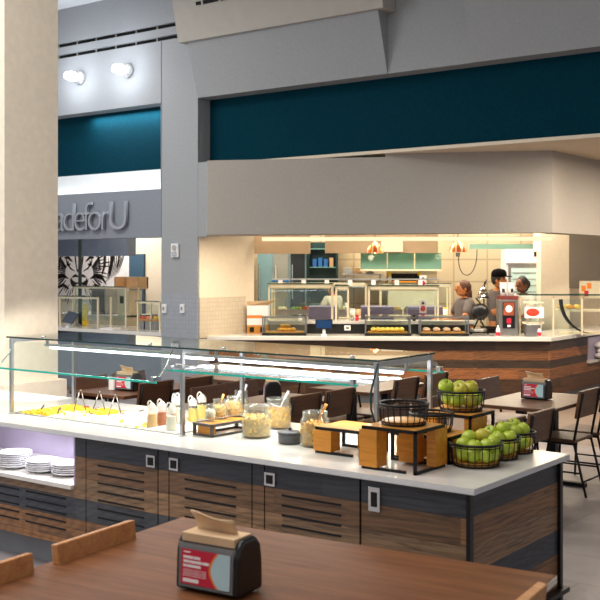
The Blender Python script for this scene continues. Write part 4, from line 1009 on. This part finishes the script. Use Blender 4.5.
# tray at the right end of the well
t = thing('bottle_tray', 'shallow white tray holding the dressing bottles', 'tray', (-4.655, 4.60, BZ-.03))
G().box(0, .29, 0, .49, 0, .01).box(0, .006, 0, .49, 0, .034).box(.284, .29, 0, .49, 0, .034).box(0, .29, 0, .006, 0, .034).box(0, .29, .484, .49, 0, .034).build('tray', M['plate'], t)
# bottles
def bottle(label, px, py, mm, s=1.0, sp=1, z=BZ-.02):
    x, y = on_z(px, py, z); t = thing('dressing_bottle', label, 'bottle', (x, y, z), R(random.uniform(-20, 20)), 'dressing bottles on the buffet')
    G().lathe([(.028*s, .002), (.034*s, .01), (.033*s, .04*s), (.028*s, .10*s), (.0285*s, .101*s), (.001, .101*s)], 20, cap1=False).build('dressing', M[mm], t)
    G().lathe([(.030*s, 0), (.036*s, .008), (.035*s, .04*s), (.029*s, .115*s), (.024*s, .125*s)], 20, cap1=False).build('glass_body', M['jar'], t)
    c = G().lathe([(.026*s, .12*s), (.028*s, .125*s), (.026*s, .15*s), (.014*s, .165*s), (.01, .17*s)], 16); c.build('lid', M['lidpl'], t)
    pts = [(.0, 0, .165*s)]+[(-.02*s+.02*s*math.cos(a), 0, .158*s+.024*s*math.sin(a)) for a in [R(30*q) for q in range(0, 7)]]+[(-.04*s, 0, .135*s)]
    G().tube(pts, .0045, 6).build('spout', M['lidpl'], t); return t
bottle('dressing bottle with peach dressing, nearest the serving pans', 152, 430, 'dressp')
bottle('dressing bottle with dark amber dressing, second from the pans', 162, 428, 'dresso')
bottle('front dressing bottle of plain white dressing beside the middle post', 171.5, 433, 'dressw', 1.02)
bottle('dressing bottle with amber dressing half hidden behind the white one', 176, 424, 'dresso', 1.05)
bottle('tall white dressing bottle just left of the steel post', 180, 426, 'dressw', 1.15)
bottle('yellow dressing bottle just right of the steel post', 193, 424, 'dressy', 1.0)
bottle('yellow dressing bottle furthest right, beside the jar caddy', 202, 421, 'dressy', 1.05)
# tongs and spoons
def tongs(label, px, py, ang, h=.16, sp=.05):
    x, y = on_z(px, py, BZ); t = thing('tongs', label, 'tongs', (x, y, BZ-.03), ang, 'serving tongs in the buffet pans')
    for sx in (-1, 1): G().tube([(sx*sp, 0, 0), (sx*sp*.7, 0, h*.4), (sx*.006, .03, h)], .0045, 6).build('arm', M['tongs'], t)
    G().tube([(-.006, .03, h), (0, .032, h+.008), (.006, .03, h)], .006, 6).build('hinge', M['tongs'], t)
tongs('steel tongs standing in the yellow food, leftmost of the three tall pairs', 80, 412, R(38), .17)
tongs('steel tongs standing between the pans, middle one of the three tall pairs', 99, 412, R(38), .16)
tongs('steel tongs standing in the white food, rightmost of the three tall pairs', 115, 416, R(38), .16)
for k, (px, py, w_) in enumerate(((40, 412, 'left small serving spoon in the front yellow food'), (57, 414, 'right small serving spoon in the front yellow food'), (134, 412, 'dark serving spoon lying at the right end of the pans'))):
    x, y = on_z(px, py, BZ); t = thing('serving_spoon', w_, 'spoon', (x, y, BZ-.02), R(30), 'serving spoons in the pans')
    dz = .07 if k < 2 else .035
    G().tube([(0, 0, 0), (.01, 0, dz*.6), (.03 if k < 2 else .07, 0, dz)], .006, 6).build('handle', M['tongs'], t); G().ball((-.01, 0, -.0), (.025, .018, .008), 12, 6).build('bowl', M['tongs'], t)

# jars
def jar(label, px, py, r, h, mm, spoon=None, z=BZ, pos=None, fill=.62):
    x, y = pos if pos else on_z(px, py, z); t = thing('glass_jar', label, 'jar', (x, y, z), R(random.uniform(0, 90)), 'glass topping jars on the buffet')
    G().lathe([(r*.93, 0), (r, .012), (r, h*.72), (r*.9, h*.82), (r*.8, h*.86), (r*.8, h*.90), (r*.86, h*.91), (r*.86, h), (r*.78, h), (r*.76, h*.86), (r*.94, h*.7), (r*.94, .02), (r*.8, .012)], 28, cap1=False).build('jar_body', M['jar'], t)
    g = G(); g.lathe([(r*.9, .014), (r*.93, .03), (r*.93, h*fill-.01), (r*.6, h*fill+.004), (.001, h*fill+.01)], 24, cap1=False)
    for q in range(46):
        a_ = random.random()*2*PI; rr = r*.9*math.sqrt(random.random()); zz = h*fill+random.uniform(-.004, .012)
        if q % 2: rr = r*.9; zz = random.uniform(.03, h*fill)
        s_ = r*.14; m4 = Matrix.Translation((rr*math.cos(a_), rr*math.sin(a_), zz)) @ Matrix.Rotation(random.random()*3, 4, (random.random(), random.random(), .3))
        g.box(-s_, s_, -s_*.7, s_*.7, -s_*.3, s_*.3, 0, m4)
    c = g.build('contents', M[mm], t); c['kind'] = 'stuff'
    if spoon:
        G().tube([(0, 0, h*.5), (r*.45, 0, h*.95), (r*.8, 0, h*1.22)], [.005, .005, .009], 8).build('spoon', M[spoon], t)
    return t
jar('large glass jar of pale granola, nearest the front of the buffet', 256.5, 437, .088, .19, 'granola')
jar('large glass jar of golden cereal with a white spoon, behind the granola jar', 278, 428, .084, .19, 'flakes', 'plate')
jar('glass jar of yellow cereal with a wooden spoon, beside the low wooden riser', 315, 446, .083, .195, 'flakes', 'topwood')
jar('small clear jar with a blue lid mark at the left of the caddy', 210.5, 421, .032, .10, 'dressw', None, BZ+.075)
jar('middle glass jar of beige topping with wooden spoon on the caddy', 219.5, 418.5, .045, .12, 'granola', 'topwood', BZ+.075)
jar('right glass jar of tan topping with white spoon on the caddy', 234, 416, .055, .125, 'granola', 'plate', BZ+.075)
jar('glass jar of pale topping behind the caddy', 241, 417, .05, .18, 'cheese', 'plate', BZ)
# caddy
t = thing('jar_caddy', 'low black caddy with wooden ends carrying the small jars', 'caddy', (-4.26, 4.65, BZ), R(-4))
G().box(0, .15, 0, .36, .06, .073).build('tray', M['topwood'], t)
g = G()
for x in (0, .15):
    for y in (0, .36): g.box(x-.008, x+.008, y-.008, y+.008, 0, .075)
g.box(-.008, .158, -.008, .008, 0, .012).box(-.008, .158, .352, .368, 0, .012).box(.142, .158, 0, .36, 0, .012).box(-.008, .008, 0, .36, 0, .012)
g.box(-.008, .158, -.008, .008, .062, .076).box(-.008, .158, .352, .368, .062, .076).box(.142, .158, 0, .36, .062, .076).box(-.008, .008, 0, .36, .062, .076)
g.build('frame', paint('caddy_charcoal', (72, 66, 62), .5), t); G().box(.02, .13, .01, .05, .012, .06).build('wood_block', M['lightwood'], t)
# black round container with knob
x, y = on_z(290, 443, BZ); t = thing('lidded_bowl', 'round black lidded bowl with a small knob beside the glass jars', 'bowl', (x, y, BZ))
G().lathe([(.062, 0), (.068, .008), (.069, .058)], 28).build('bowl', paint('charcoal', (84, 84, 86), .35), t); l_ = G().lathe([(.073, .058), (.073, .066), (.03, .072), (.001, .074)], 28, cap1=False).build('lid', paint('charcoal_lid', (70, 70, 74), .3), t); G().lathe([(.006, .07), (.011, .082), (.006, .09)], 12).build('knob', M['blackpl'], l_)

# risers
def riser(label, x0, x1, y0, y1, h, blocks, top='topwood'):
    t = thing('display_riser', label, 'riser', (x0, y0, BZ), 0, 'wooden display risers on the buffet'); W = x1-x0; D = y1-y0; r = .008
    G().box(.006, W-.006, .006, D-.006, h-.012, h).build('top_board', M[top], t)
    g = G(); g.box(0, W, 0, .012, h-.018, h-.002).box(0, W, D-.012, D, h-.018, h-.002).box(0, .012, 0, D, h-.018, h-.002).box(W-.012, W, 0, D, h-.018, h-.002); g.build('rim', M['black'], t)
    for (fx, y_) in ((0, 0), (0, 1), (1, 0), (1, 1)):
        X = W*fx; Y = D*y_
        G().box(X-(.016 if fx else 0), X+(0 if fx else .016), Y-(.012 if y_ else 0), Y+(0 if y_ else .012), 0, h-.018).build('leg', M['black'], t)
    G().box(W-.016, W, 0, D, 0, .014).build('foot_bar', M['black'], t); G().box(0, W*.8, 0, .014, 0, .014).build('foot_bar', M['black'], t); G().box(0, W, D-.014, D, 0, .014).build('foot_bar', M['black'], t)
    for (bx0, bx1, by0, by1) in blocks: G().box(bx0*W, bx1*W, by0*D, by1*D, .014, h-.018).build('wood_block', M['lightwood'], t)
    return t
riser('low wooden riser in black frame between the cereal jar and the taller riser', -3.33, -3.03, 4.60, 4.87, .145, [(-.02, .36, -.02, .3), (.5, .9, .7, .95)])
riser('tall wooden riser in black frame carrying the empty wire basket', -2.89, -2.575, 4.39, 4.68, .216, [(-.03, .30, -.03, .3), (.30, .62, .7, .98), (.86, 1.02, .62, 1.03)])
riser('low wooden riser carrying the second wire basket, behind the tall one', -2.93, -2.58, 4.73, 4.99, .14, [(.1, .5, .0, .3), (.86, 1.02, .2, .9)])
riser('tall wooden riser at the back carrying a basket piled with apples', -2.92, -2.60, 5.01, 5.29, .216, [(.1, .35, 0, .3), (.86, 1.02, .02, .62)])
# baskets
def basket(label, x, y, z, r, h, bottom=True):
    t = thing('wire_basket', label, 'basket', (x, y, z), 0, 'wire baskets on the buffet')
    g = G(); n = 40
    ringp = lambda rr, zz: [(rr*math.cos(2*PI*q/n), rr*math.sin(2*PI*q/n), zz) for q in range(n)]
    g.tube(ringp(r, h), .007, 6, closed=True).tube(ringp(r, h-.014), .003, 6, closed=True); g.build('rim', M['black'], t)
    G().tube(ringp(r*.86, .006), .005, 6, closed=True).tube(ringp(r*.9, .02), .003, 6, closed=True).build('base_ring', M['black'], t)
    g = G()
    for q in range(22):
        a_ = 2*PI*q/22; c_, s_ = math.cos(a_), math.sin(a_); g.tube([(r*.86*c_, r*.86*s_, .006), (r*.95*c_, r*.95*s_, .035), (r*c_, r*s_, h)], .0025, 5)
    g.build('wire_mesh', M['black'], t)
    G().lathe([(r*.84, .008), (r*.88, .022), (r*.86, .024), (.001, .02)], 30, cap1=False).build('wood_base', M['topwood'], t); return t
basket('empty wire basket with a wooden base on the tall front riser', -2.735, 4.54, BZ+.216, .125, .105)
basket('empty wire basket behind the front one, on the low riser', -2.755, 4.86, BZ+.14, .115, .095)
NB = [(-2.745, 5.17, BZ+.216, .130, .11), (-2.465, 4.805, BZ, .132, .115), (-2.47, 5.055, BZ, .120, .11), (-2.475, 5.275, BZ, .113, .11)]
bl = ['wire basket of apples raised on the tall back riser', 'wire basket of green apples nearest the corner of the counter', 'middle wire basket of the row of apples on the counter', 'furthest wire basket of the row of apples on the counter']
for b_, l_ in zip(NB, bl): basket(l_, *b_)
def make_apple(mm):
    g = G(); n, m_ = 24, 16; vs = []; fs = []
    for i in range(m_+1):
        th = PI*i/m_; rr = math.sin(th)*(1+.06*math.cos(th)); z = -math.cos(th)*.9
        d = 1-math.sin(th)
        if i > m_/2: z -= .32*max(0, 1-math.sin(th)*2.0)
        else: z += .14*max(0, 1-math.sin(th)*2.4)
        for j in range(n): vs.append((.036*max(rr, .002)*math.cos(2*PI*j/n), .036*max(rr, .002)*math.sin(2*PI*j/n), .036*z))
    for i in range(m_):
        for j in range(n): fs.append((i*n+j, i*n+(j+1) % n, (i+1)*n+(j+1) % n, (i+1)*n+j))
    g.add(vs, fs, 0, True); o = g.build('apple', M[mm]); G().tube([(0, 0, .02), (.001, 0, .03), (.005, 0, .04)], .0014, 5).build('stem', M['stem'], o); return o
ag = make_apple('apple'); ay = make_apple('appley'); used = {'g': False, 'y': False}
fr = Vector((CR[0], CR[1])); fw = Vector((CF[0], CF[1]))
def apple(bi, dx, dd, dz, lab, kind='g', s=1.0):
    b_ = NB[bi]; p = Vector((b_[0], b_[1]))+fr*dx+fw*dd; src = ag if kind == 'g' else ay
    gname = ['apples in the basket on the back riser', 'apples in the corner basket', 'apples in the middle basket', 'apples in the furthest basket'][bi]
    loc = (p.x, p.y, b_[2]+dz)
    if not used[kind]: o = src; used[kind] = True; o.location = loc
    else: o = dup(src, loc)
    o.rotation_euler = (R(random.uniform(-45, 45)), R(random.uniform(-45, 45)), random.random()*6); o.scale = (s, s, s); tag(o, lab, 'apple', gname)
def fill(bi, where, s=1.0, top=None, kinds=None):
    s *= 1.14
    # front arc of the lower layer seen through the wires, rear ones filling, then the top
    rr = NB[bi][3]-.048; low = [(-1, 'left'), (-.35, 'centre left'), (.35, 'centre right'), (1, 'right')]
    kinds = kinds or {}
    for k, (q, w_) in enumerate(low):
        a_ = q*R(62); apple(bi, rr*math.sin(a_), -rr*math.cos(a_), .058*s, 'green apple at the %s front of %s' % (w_, where) if kinds.get('l%d' % k) != 'y' else 'yellowish apple at the %s front of %s' % (w_, where), kinds.get('l%d' % k, 'g'), s)
    for k, q in enumerate((-1, 0, 1)):
        a_ = q*R(50); apple(bi, rr*math.sin(a_), rr*math.cos(a_), .058*s, 'green apple low at the rear of %s' % where, 'g', s)
    for k, (dx, dd, dz, w_, kd) in enumerate(top or []):
        apple(bi, dx, dd, dz, '%s apple %s of %s' % ({'g': 'green', 'y': 'yellow green'}[kd], w_, where), kd, s)
fill(0, 'the back riser basket', 1.05, [(-.085, -.01, .135, 'sitting high at the left top', 'g'), (-.01, -.03, .12, 'in the middle top', 'y'), (.05, -.01, .128, 'at the right top', 'y'), (.0, .07, .12, 'at the rear top', 'g')], {'l1': 'g', 'l2': 'y'})
fill(1, 'the corner basket', .98, [(-.07, -.03, .112, 'at the left top', 'g'), (-.02, -.07, .108, 'at the front centre top', 'g'), (.045, -.06, .110, 'at the front right top', 'g'), (-.03, .05, .135, 'at the rear left top', 'g'), (.04, .04, .145, 'highest on the heap', 'y'), (.09, .02, .12, 'at the far right top', 'g')])
fill(2, 'the middle basket', .95, [(.0, -.04, .115, 'at the front top', 'g'), (.06, -.02, .115, 'at the right top', 'g'), (-.03, .04, .13, 'at the left top', 'g'), (.04, .05, .15, 'highest on the heap', 'g')], {'l3': 'y'})
fill(3, 'the furthest basket', .93, [(.0, -.03, .12, 'at the front top', 'g'), (.05, .0, .125, 'at the right top', 'g'), (-.05, .0, .13, 'at the left top', 'g'), (.01, .06, .14, 'at the rear top', 'g')], {'l3': 'y'})

# ================================================================== DINING FURNITURE
def chair(label, x, y, rz, group, wm='chairw', H=.86):
    t = thing('dining_chair', label, 'chair', (x, y, 0), rz, group); w = .2
    G().box(-w, w, -.18, .2, .435, .462).build('seat', M[wm], t, bevel=.008)
    for sx in (-1, 1):
        X = sx*(w-.012)
        G().tube([(X, -.165, .44), (X, -.27, 0)], .011, 8).build('leg', M['black'], t)
        G().tube([(X, .17, .44), (X, .19, 0)], .011, 8).build('leg', M['black'], t)
        G().tube([(X, -.165, .44), (X, -.215, .70), (X, -.245, H-.01)], .011, 8).build('back_post', M['black'], t)
        G().tube([(X, -.225, .19), (X, .182, .19)], .008, 8).build('lower_rail', M['black'], t)
        G().tube([(X, -.165, .425), (X, .17, .425)], .01, 8).build('side_rail', M['black'], t)
    G().tube([(-w+.012, -.24, .12), (w-.012, -.24, .12)], .008, 8).build('stretcher', M['black'], t)
    G().tube([(-w+.012, .17, .425), (w-.012, .17, .425)], .01, 8).build('front_rail', M['black'], t)
    mt = Matrix.Translation((0, -.19, .64)) @ Matrix.Rotation(R(9), 4, 'X')
    G().box(-w-.012, w+.012, -.014, .012, 0, H-.63, 0, mt).build('backrest', M[wm], t, bevel=.005)
    return t
base_chair = chair('', 0, 0, 0, '', 'chairw'); base_dark = chair('', 0, 0, 0, '', 'chaird'); started = set()
def put_chair(label, x, y, rz, group, dark=False):
    src = base_dark if dark else base_chair
    if src.name not in started: started.add(src.name); src.location = (x, y, 0); src.rotation_euler = (0, 0, rz); src['label'] = label; src['group'] = group; return src
    return dup(src, (x, y, 0), rz, label, group)
def table(label, cx, cy, w, l, group, mm='greytop', z=.76):
    t = thing('dining_table', label, 'table', (cx, cy, 0), 0, group)
    G().box(-w/2, w/2, -l/2, l/2, z-.03, z).build('tabletop', M[mm], t, bevel=.003); G().box(-w/2-.002, w/2+.002, -l/2-.002, l/2+.002, z-.028, z-.006).build('edge_band', M['chaird'], t)
    for y in (-l*.3, l*.3):
        p = G().box(-.035, .035, y-.035, y+.035, .03, z-.03).build('pedestal', M['black'], t); G().box(-w*.42, w*.42, y-.03, y+.03, 0, .035).build('foot', M['black'], p)
    return t
def holder(label, x, y, z, rz, s=1.0, mm=True):
    t = thing('napkin_dispenser', label, 'napkin dispenser', (x, y, z), rz, 'napkin dispensers on the tables'); w, d, h = .125*s, .075*s, .185*s
    g = G(); pr = [(-d, .006), (-d, .02), (-d*.92, h*.72), (-d*.78, h*.9), (-d*.5, h), (d*.5, h), (d*.85, h*.85), (d*.96, h*.6), (d, .02), (d, .006)]
    Mx = Matrix(((0, 0, 1, 0), (1, 0, 0, 0), (0, 1, 0, 0), (0, 0, 0, 1)))
    g.prism(pr, -w, w, 0, Mx); g.build('case', M['blackpl'], t, bevel=.012*s, seg=3)
    sl = Matrix.Translation((0, -d-.001, .02)) @ Matrix.Rotation(-math.atan((.08*d)/(h*.7)), 4, 'X')
    fr_ = G().box(-w*.86, w*.86, -.004, .002, 0, h*.73, 0, sl).build('card_holder', pane_mat('acrylic', (225, 235, 235), 1.45, .05, .25, (190, 200, 205)), t)
    c = G().box(-w*.78, w*.78, -.0055, -.004, h*.05, h*.66, 0, sl); c.build('card', M['red'], fr_)
    g = G(); n = 16; cx_ = w*.62; ry = h*.36
    poly = [(w*.78, h*.05)]+[(w*.78, h*.66), (w*.5, h*.66)]
    for q in range(n+1):
        zz = h*.66-(h*.61)*q/n; xx = w*.42-.0*q-w*.24*math.sin(PI*q/n); poly.append((xx, zz))
    Mv = sl @ Matrix(((1, 0, 0, 0), (0, 0, -1, -.006), (0, 1, 0, 0), (0, 0, 0, 1)))
    poly2 = [(x_-w*.07, z_) for x_, z_ in poly[3:]]
    g.prism(poly[::-1], 0, .0008, 0, Mv); g.build('picture', M['bluew'], fr_)
    g = G(); strip = poly[3:]
    vs = [Mv @ Vector((x_, z_, .0012)) for x_, z_ in strip]+[Mv @ Vector((x_-w*.06, z_, .0012)) for x_, z_ in strip]
    m_ = len(strip); g.add(vs, [(i, i+1, m_+i+1, m_+i) for i in range(m_-1)]); g.build('picture_border', M['orange'], fr_)
    g = G()                                     # printed lines, too small to read in the photograph
    def ln(x0, z0, ws, hh):
        x_ = x0
        for w__ in ws: g.box(x_, x_+w__*w, -.0072, -.0056, z0*h, z0*h+hh*h, 0, sl); x_ += w__*w+.02*w
    ln(-w*.7, .60, (.22,), .02); ln(-w*.7, .50, (.32, .2), .045); ln(-w*.7, .425, (.2, .38, .2), .045); ln(-w*.7, .35, (.1, .44), .045); ln(-w*.7, .09, (.5,), .06)
    for q in range(4): ln(-w*.7, .30-q*.035, (.3, .25, .15), .008)
    g.build('print', M['printw'], fr_)
    G().box(-w*.84, w*.84, -d*.84, d*.5, h*.87, h+.006).build('napkin_stack', M['kraft'], t, bevel=.003)
    G().box(-w*.9, w*.9, -d*.92, -d*.86, h*.76, h*.86).build('slot_plate', M['bsteel'], t)
    g = G(); n = 10; vs = []
    for j in range(2):
        for q in range(n+1):
            u_ = q/n; vs.append((-w*.55+u_*w*1.1+(.02*s if j else 0), -d*.15+j*.012*s+.01*s*math.sin(u_*7), h+(.0 if j == 0 else .0)))
    rows = 5; g = G(); vs = []
    for j in range(rows):
        f_ = j/(rows-1)
        for q in range(n+1):
            u_ = q/n; vs.append(((-w*.66+u_*w*1.3)*(1+.08*f_)-w*.12*f_, -d*.05-d*.30*f_*f_+.008*s*math.sin(u_*4+j*.6)*(.3+f_), h+.062*s*f_*(1-.10*u_)+.005*s*math.sin(u_*5+1)*f_))
    fs = [(j*(n+1)+q, j*(n+1)+q+1, (j+1)*(n+1)+q+1, (j+1)*(n+1)+q) for j in range(rows-1) for q in range(n)]
    g.add(vs, fs, 0, True); o = g.build('napkin', M['kraft'], t); md = o.modifiers.new('sol', 'SOLIDIFY'); md.thickness = .004*s
    return t
CW = R(90); CE = R(-90)                          # facing -u, facing +u
TG = 'wooden dining tables behind the buffet'; CG = 'dining chairs around the tables behind the buffet'
T = {'A': (-6.98, 6.88), 'B': (-5.40, 6.88), 'C': (-3.52, 6.95)}
table('dining table behind the food pans of the buffet', -7.0, 6.88, .7, 1.05, TG, 'chairw')
table('dining table behind the jars of the buffet', -5.42, 6.88, .66, 1.05, TG, 'chairw')
table('dining table hidden behind the apple baskets', -3.57, 6.90, .7, 1.05, TG)
table('dining table with a red card napkin dispenser at the right', -3.68, 8.30, .70, 1.08, TG)
table('dining table in the back row behind the end of the glass guard', -5.41, 8.35, .7, 1.0, TG, 'chairw')
table('dining table in the back row behind the middle of the glass guard', -7.0, 8.35, .7, 1.0, TG, 'chairw')
lab = {
 'A1': ('dark brown chair left of the table behind the food pans, nearer one', -7.16, 6.62, CE), 'A2': ('dark brown chair left of the table behind the food pans, further one', -7.16, 7.12, CE),
 'A3': ('dark brown chair backed towards the steel post, nearer the buffet', -6.79, 6.67, CW), 'A4': ('dark brown chair behind the middle steel post, further from the buffet', -6.74, 7.15, CW),
 'B1': ('dark chair just right of the middle steel post, nearer the buffet', -5.76, 6.70, CE), 'B2': ('dark chair just left of the black napkin dispenser table, further one', -5.78, 7.17, CE),
 'B3': ('brown chair right of the black napkin dispenser, nearer the buffet', -5.18, 6.72, CW), 'B4': ('brown chair right of the black napkin dispenser, further one', -5.16, 7.18, CW),
 'C1': ('chair left of the table hidden behind the apples, nearer one', -3.85, 6.62, CE), 'C2': ('chair left of the table hidden behind the apples, further one', -3.85, 7.12, CE),
 'C3': ('chair with its back just above the furthest apple basket', -3.29, 6.48, CW), 'C4': ('chair standing directly behind the furthest apple basket, back to the right', -3.29, 6.98, CW),
 'D1': ('chair left of the table with the red card dispenser, nearer one', -4.13, 8.22, CE), 'D2': ('chair left of the table with the red card dispenser, further one', -4.13, 8.72, CE),
 'D3': ('wooden chair with black legs at the right edge, nearest the viewer of its table', -3.50, 8.42, CW), 'D4': ('chair at the right edge mostly cut off by the picture border', -3.48, 8.90, CW),
 'E1': ('back row chair seen left of the apple basket riser', -5.16, 8.25, CW), 'E2': ('back row chair just left of the raised apple basket, further one', -5.16, 8.80, CW),
 'E3': ('back row chair behind the end of the glass guard, nearer one', -5.66, 8.15, CE), 'E4': ('back row chair behind the end of the glass guard, further one', -5.66, 8.65, CE),
 'F1': ('back row chair behind the napkin dispenser and guard, nearer one', -6.80, 8.15, CW), 'F2': ('back row chair behind the napkin dispenser and guard, further one', -6.80, 8.65, CW)}
for k_, v_ in lab.items():
    dk = k_[0] in 'ABF' and k_ not in ('B3', 'B4'); put_chair(v_[0], v_[1], v_[2], v_[3], CG, dk)
holder('black napkin dispenser with a red card on the right hand table', -3.70, 8.32, .76, 0, .93)
holder('black napkin dispenser with a red card seen through the glass behind the pans', -6.93, 6.68, .76, R(4), .9)
holder('black napkin dispenser seen side-on behind the glass jars', -5.40, 6.86, .76, R(-50), .95)
t = thing('table_caddy', 'slim white card stand beside the napkin dispenser behind the pans', 'card stand', (-7.06, 6.60, .76)); G().box(-.03, .03, -.01, .01, 0, .12).build('card', M['printw'], t); G().box(-.035, .035, -.02, .02, 0, .006).build('foot', M['chrome'], t)

# foreground table and chairs
TZ = .725; TR = R(5.5)
xa, ya = on_z(182, 517, TZ); xb, yb = on_z(556, 575, TZ)
ang = math.atan2(yb-ya, xb-xa); L = math.hypot(xb-xa, yb-ya)
FT = thing('dining_table', 'large brown wooden table in the foreground', 'table', (xa, ya, 0), ang, 'foreground dining furniture')
G().box(0, L, -1.9, 0, TZ-.035, TZ).build('tabletop', M['walnut'], FT, bevel=.003); G().box(-.002, L+.003, -1.903, .002, TZ-.032, TZ-.004).build('edge_band', M['edgeband'], FT)
for x in (L*.25, L*.75): p = G().box(x-.04, x+.04, -.99, -.91, .03, TZ-.035).build('pedestal', M['black'], FT); G().box(x-.3, x+.3, -.99, -.91, 0, .03).build('foot', M['black'], p)
holder('large black napkin dispenser with a red card on the foreground table', -2.50, 2.86, TZ, ang, 1.1)
def fchair(label, px0, py0, rz, zt, corner=None):
    pass
def wchair(label, x, y, rz, group='honey wood chairs at the foreground table', H=.80):
    t = thing('wooden_chair', label, 'chair', (x, y, 0), rz, group); w = .235
    G().box(-w, w, -.16, .22, .42, .45).build('seat', M['honey'], t, bevel=.008)
    mt = Matrix.Translation((0, -.215, H-.18)) @ Matrix.Rotation(R(7), 4, 'X')
    G().box(-w, w, -.018, .018, 0, .18, 0, mt).build('backrest', M['honey'], t, bevel=.005)
    for sx in (-1, 1):
        X = sx*(w-.025)
        G().tube([(X, -.15, .43), (X, -.215, H-.12)], .013, 8).build('back_post', M['black'], t); G().tube([(X, -.15, .43), (X, -.24, 0)], .013, 8).build('leg', M['black'], t); G().tube([(X, .19, .43), (X, .21, 0)], .013, 8).build('leg', M['black'], t)
        G().tube([(X, -.2, .2), (X, .2, .2)], .009, 8).build('side_rail', M['black'], t)
    return t
# two backs at the left side of the table (facing +u)
xm, ym = on_z(97, 532, .795); xn, yn = on_z(4, 562, .795)
def back_at(px, py, z, rz):                     # chair origin such that its top back edge centre is at this point
    x, y = on_z(px, py, z); o = Vector((0, -.237)); c, s_ = math.cos(rz), math.sin(rz)
    return x-(o.x*c-o.y*s_), y-(o.x*s_+o.y*c)
rz = R(-90)+ang
x, y = back_at(98, 532, .80, rz); wchair('honey wood chair with its back against the left side of the foreground table', x-.02, y, rz)
dxy = Vector((math.sin(ang), -math.cos(ang)))*.60
wchair('honey wood chair cut by the left picture edge at the foreground table', x-.02+dxy.x, y+dxy.y, rz)
rz = R(90)+ang; c, s_ = math.cos(rz), math.sin(rz)
cx_, cy_ = on_z(543, 582, .80); o = Vector((.235, -.237)); wchair('honey wood chair whose corner shows at the bottom right', cx_-(o.x*c-o.y*s_), cy_-(o.x*s_+o.y*c), rz)

# ================================================================== LIGHTS
w = bpy.data.worlds.new('world'); SC.world = w; w.use_nodes = True
bg = w.node_tree.nodes['Background']; bg.inputs[0].default_value = (.95, .96, 1, 1); bg.inputs[1].default_value = .40
for (x, y, e, sx) in ((-6.5, 3, 170, 2.5), (-3.2, 4.0, 48, 2.5), (-10.5, 7.0, 150, 2.5), (-3.5, 0.5, 90, 2.5)):
    light('AREA', 'ceiling_light', (x, y, 5.7), e, (1, .96, .90), sx)
light('AREA', 'daylight', (-14.5, 2, 3.2), 150, (.94, .97, 1), 5, 3, (R(90), 0, R(-75)))
# warm kitchen light
for a_, b_, e in ((.8, 2.0, 52), (2.6, 2.0, 62), (4.4, 1.6, 60)):
    x, y = kw(a_, b_); light('AREA', 'kitchen_light', (x, y, 3.2), e, (1, .88, .70), 1.2)
for a_, b_, e in ((.6, 3.8, 30), (2.8, 4.0, 34), (4.6, 3.9, 24)):
    x, y = kw(a_, b_); light('AREA', 'kitchen_light', (x, y, 3.1), e, (1, .86, .66), .8)
for a_, e in ((.9, 30), (2.6, 30), (4.1, 30)):
    x, y = kw(a_, -.75); light('AREA', 'canopy_light', (x, y, 2.26), e, (1, .86, .66), 1.2, .15, (0, 0, KA))
light('AREA', 'downlight', (-4.0, 11.1, 3.2), 42, (1, .85, .66), .3)
light('AREA', 'downlight', (-3.2, 13.0, 3.2), 90, (1, .85, .66), .4)
light('AREA', 'servery_light', (-13.6, 12.4, 3.2), 70, (1, .92, .80), 1.0)
light('AREA', 'servery_light', (-12.4, 11.7, 2.9), 5, (1, .88, .70), .6)
light('AREA', 'cove_light', (-11.2, 10.74, 4.14), 16, (.9, .97, 1), 1.6, .06)
light('AREA', 'ledge_light', (-11.8, 10.80, 2.99), 1.6, (.9, .97, 1), 2.6, .05, (PI, 0, 0))

SC.view_settings.view_transform = 'Standard'; SC.view_settings.look = 'None'; SC.view_settings.gamma = 1; SC.view_settings.use_curve_mapping = False
SC.view_settings.exposure = 0.42
SC.cycles.max_bounces = 10; SC.cycles.transparent_max_bounces = 24; SC.cycles.caustics_reflective = False; SC.cycles.caustics_refractive = False
SC.cycles.sample_clamp_indirect = 6
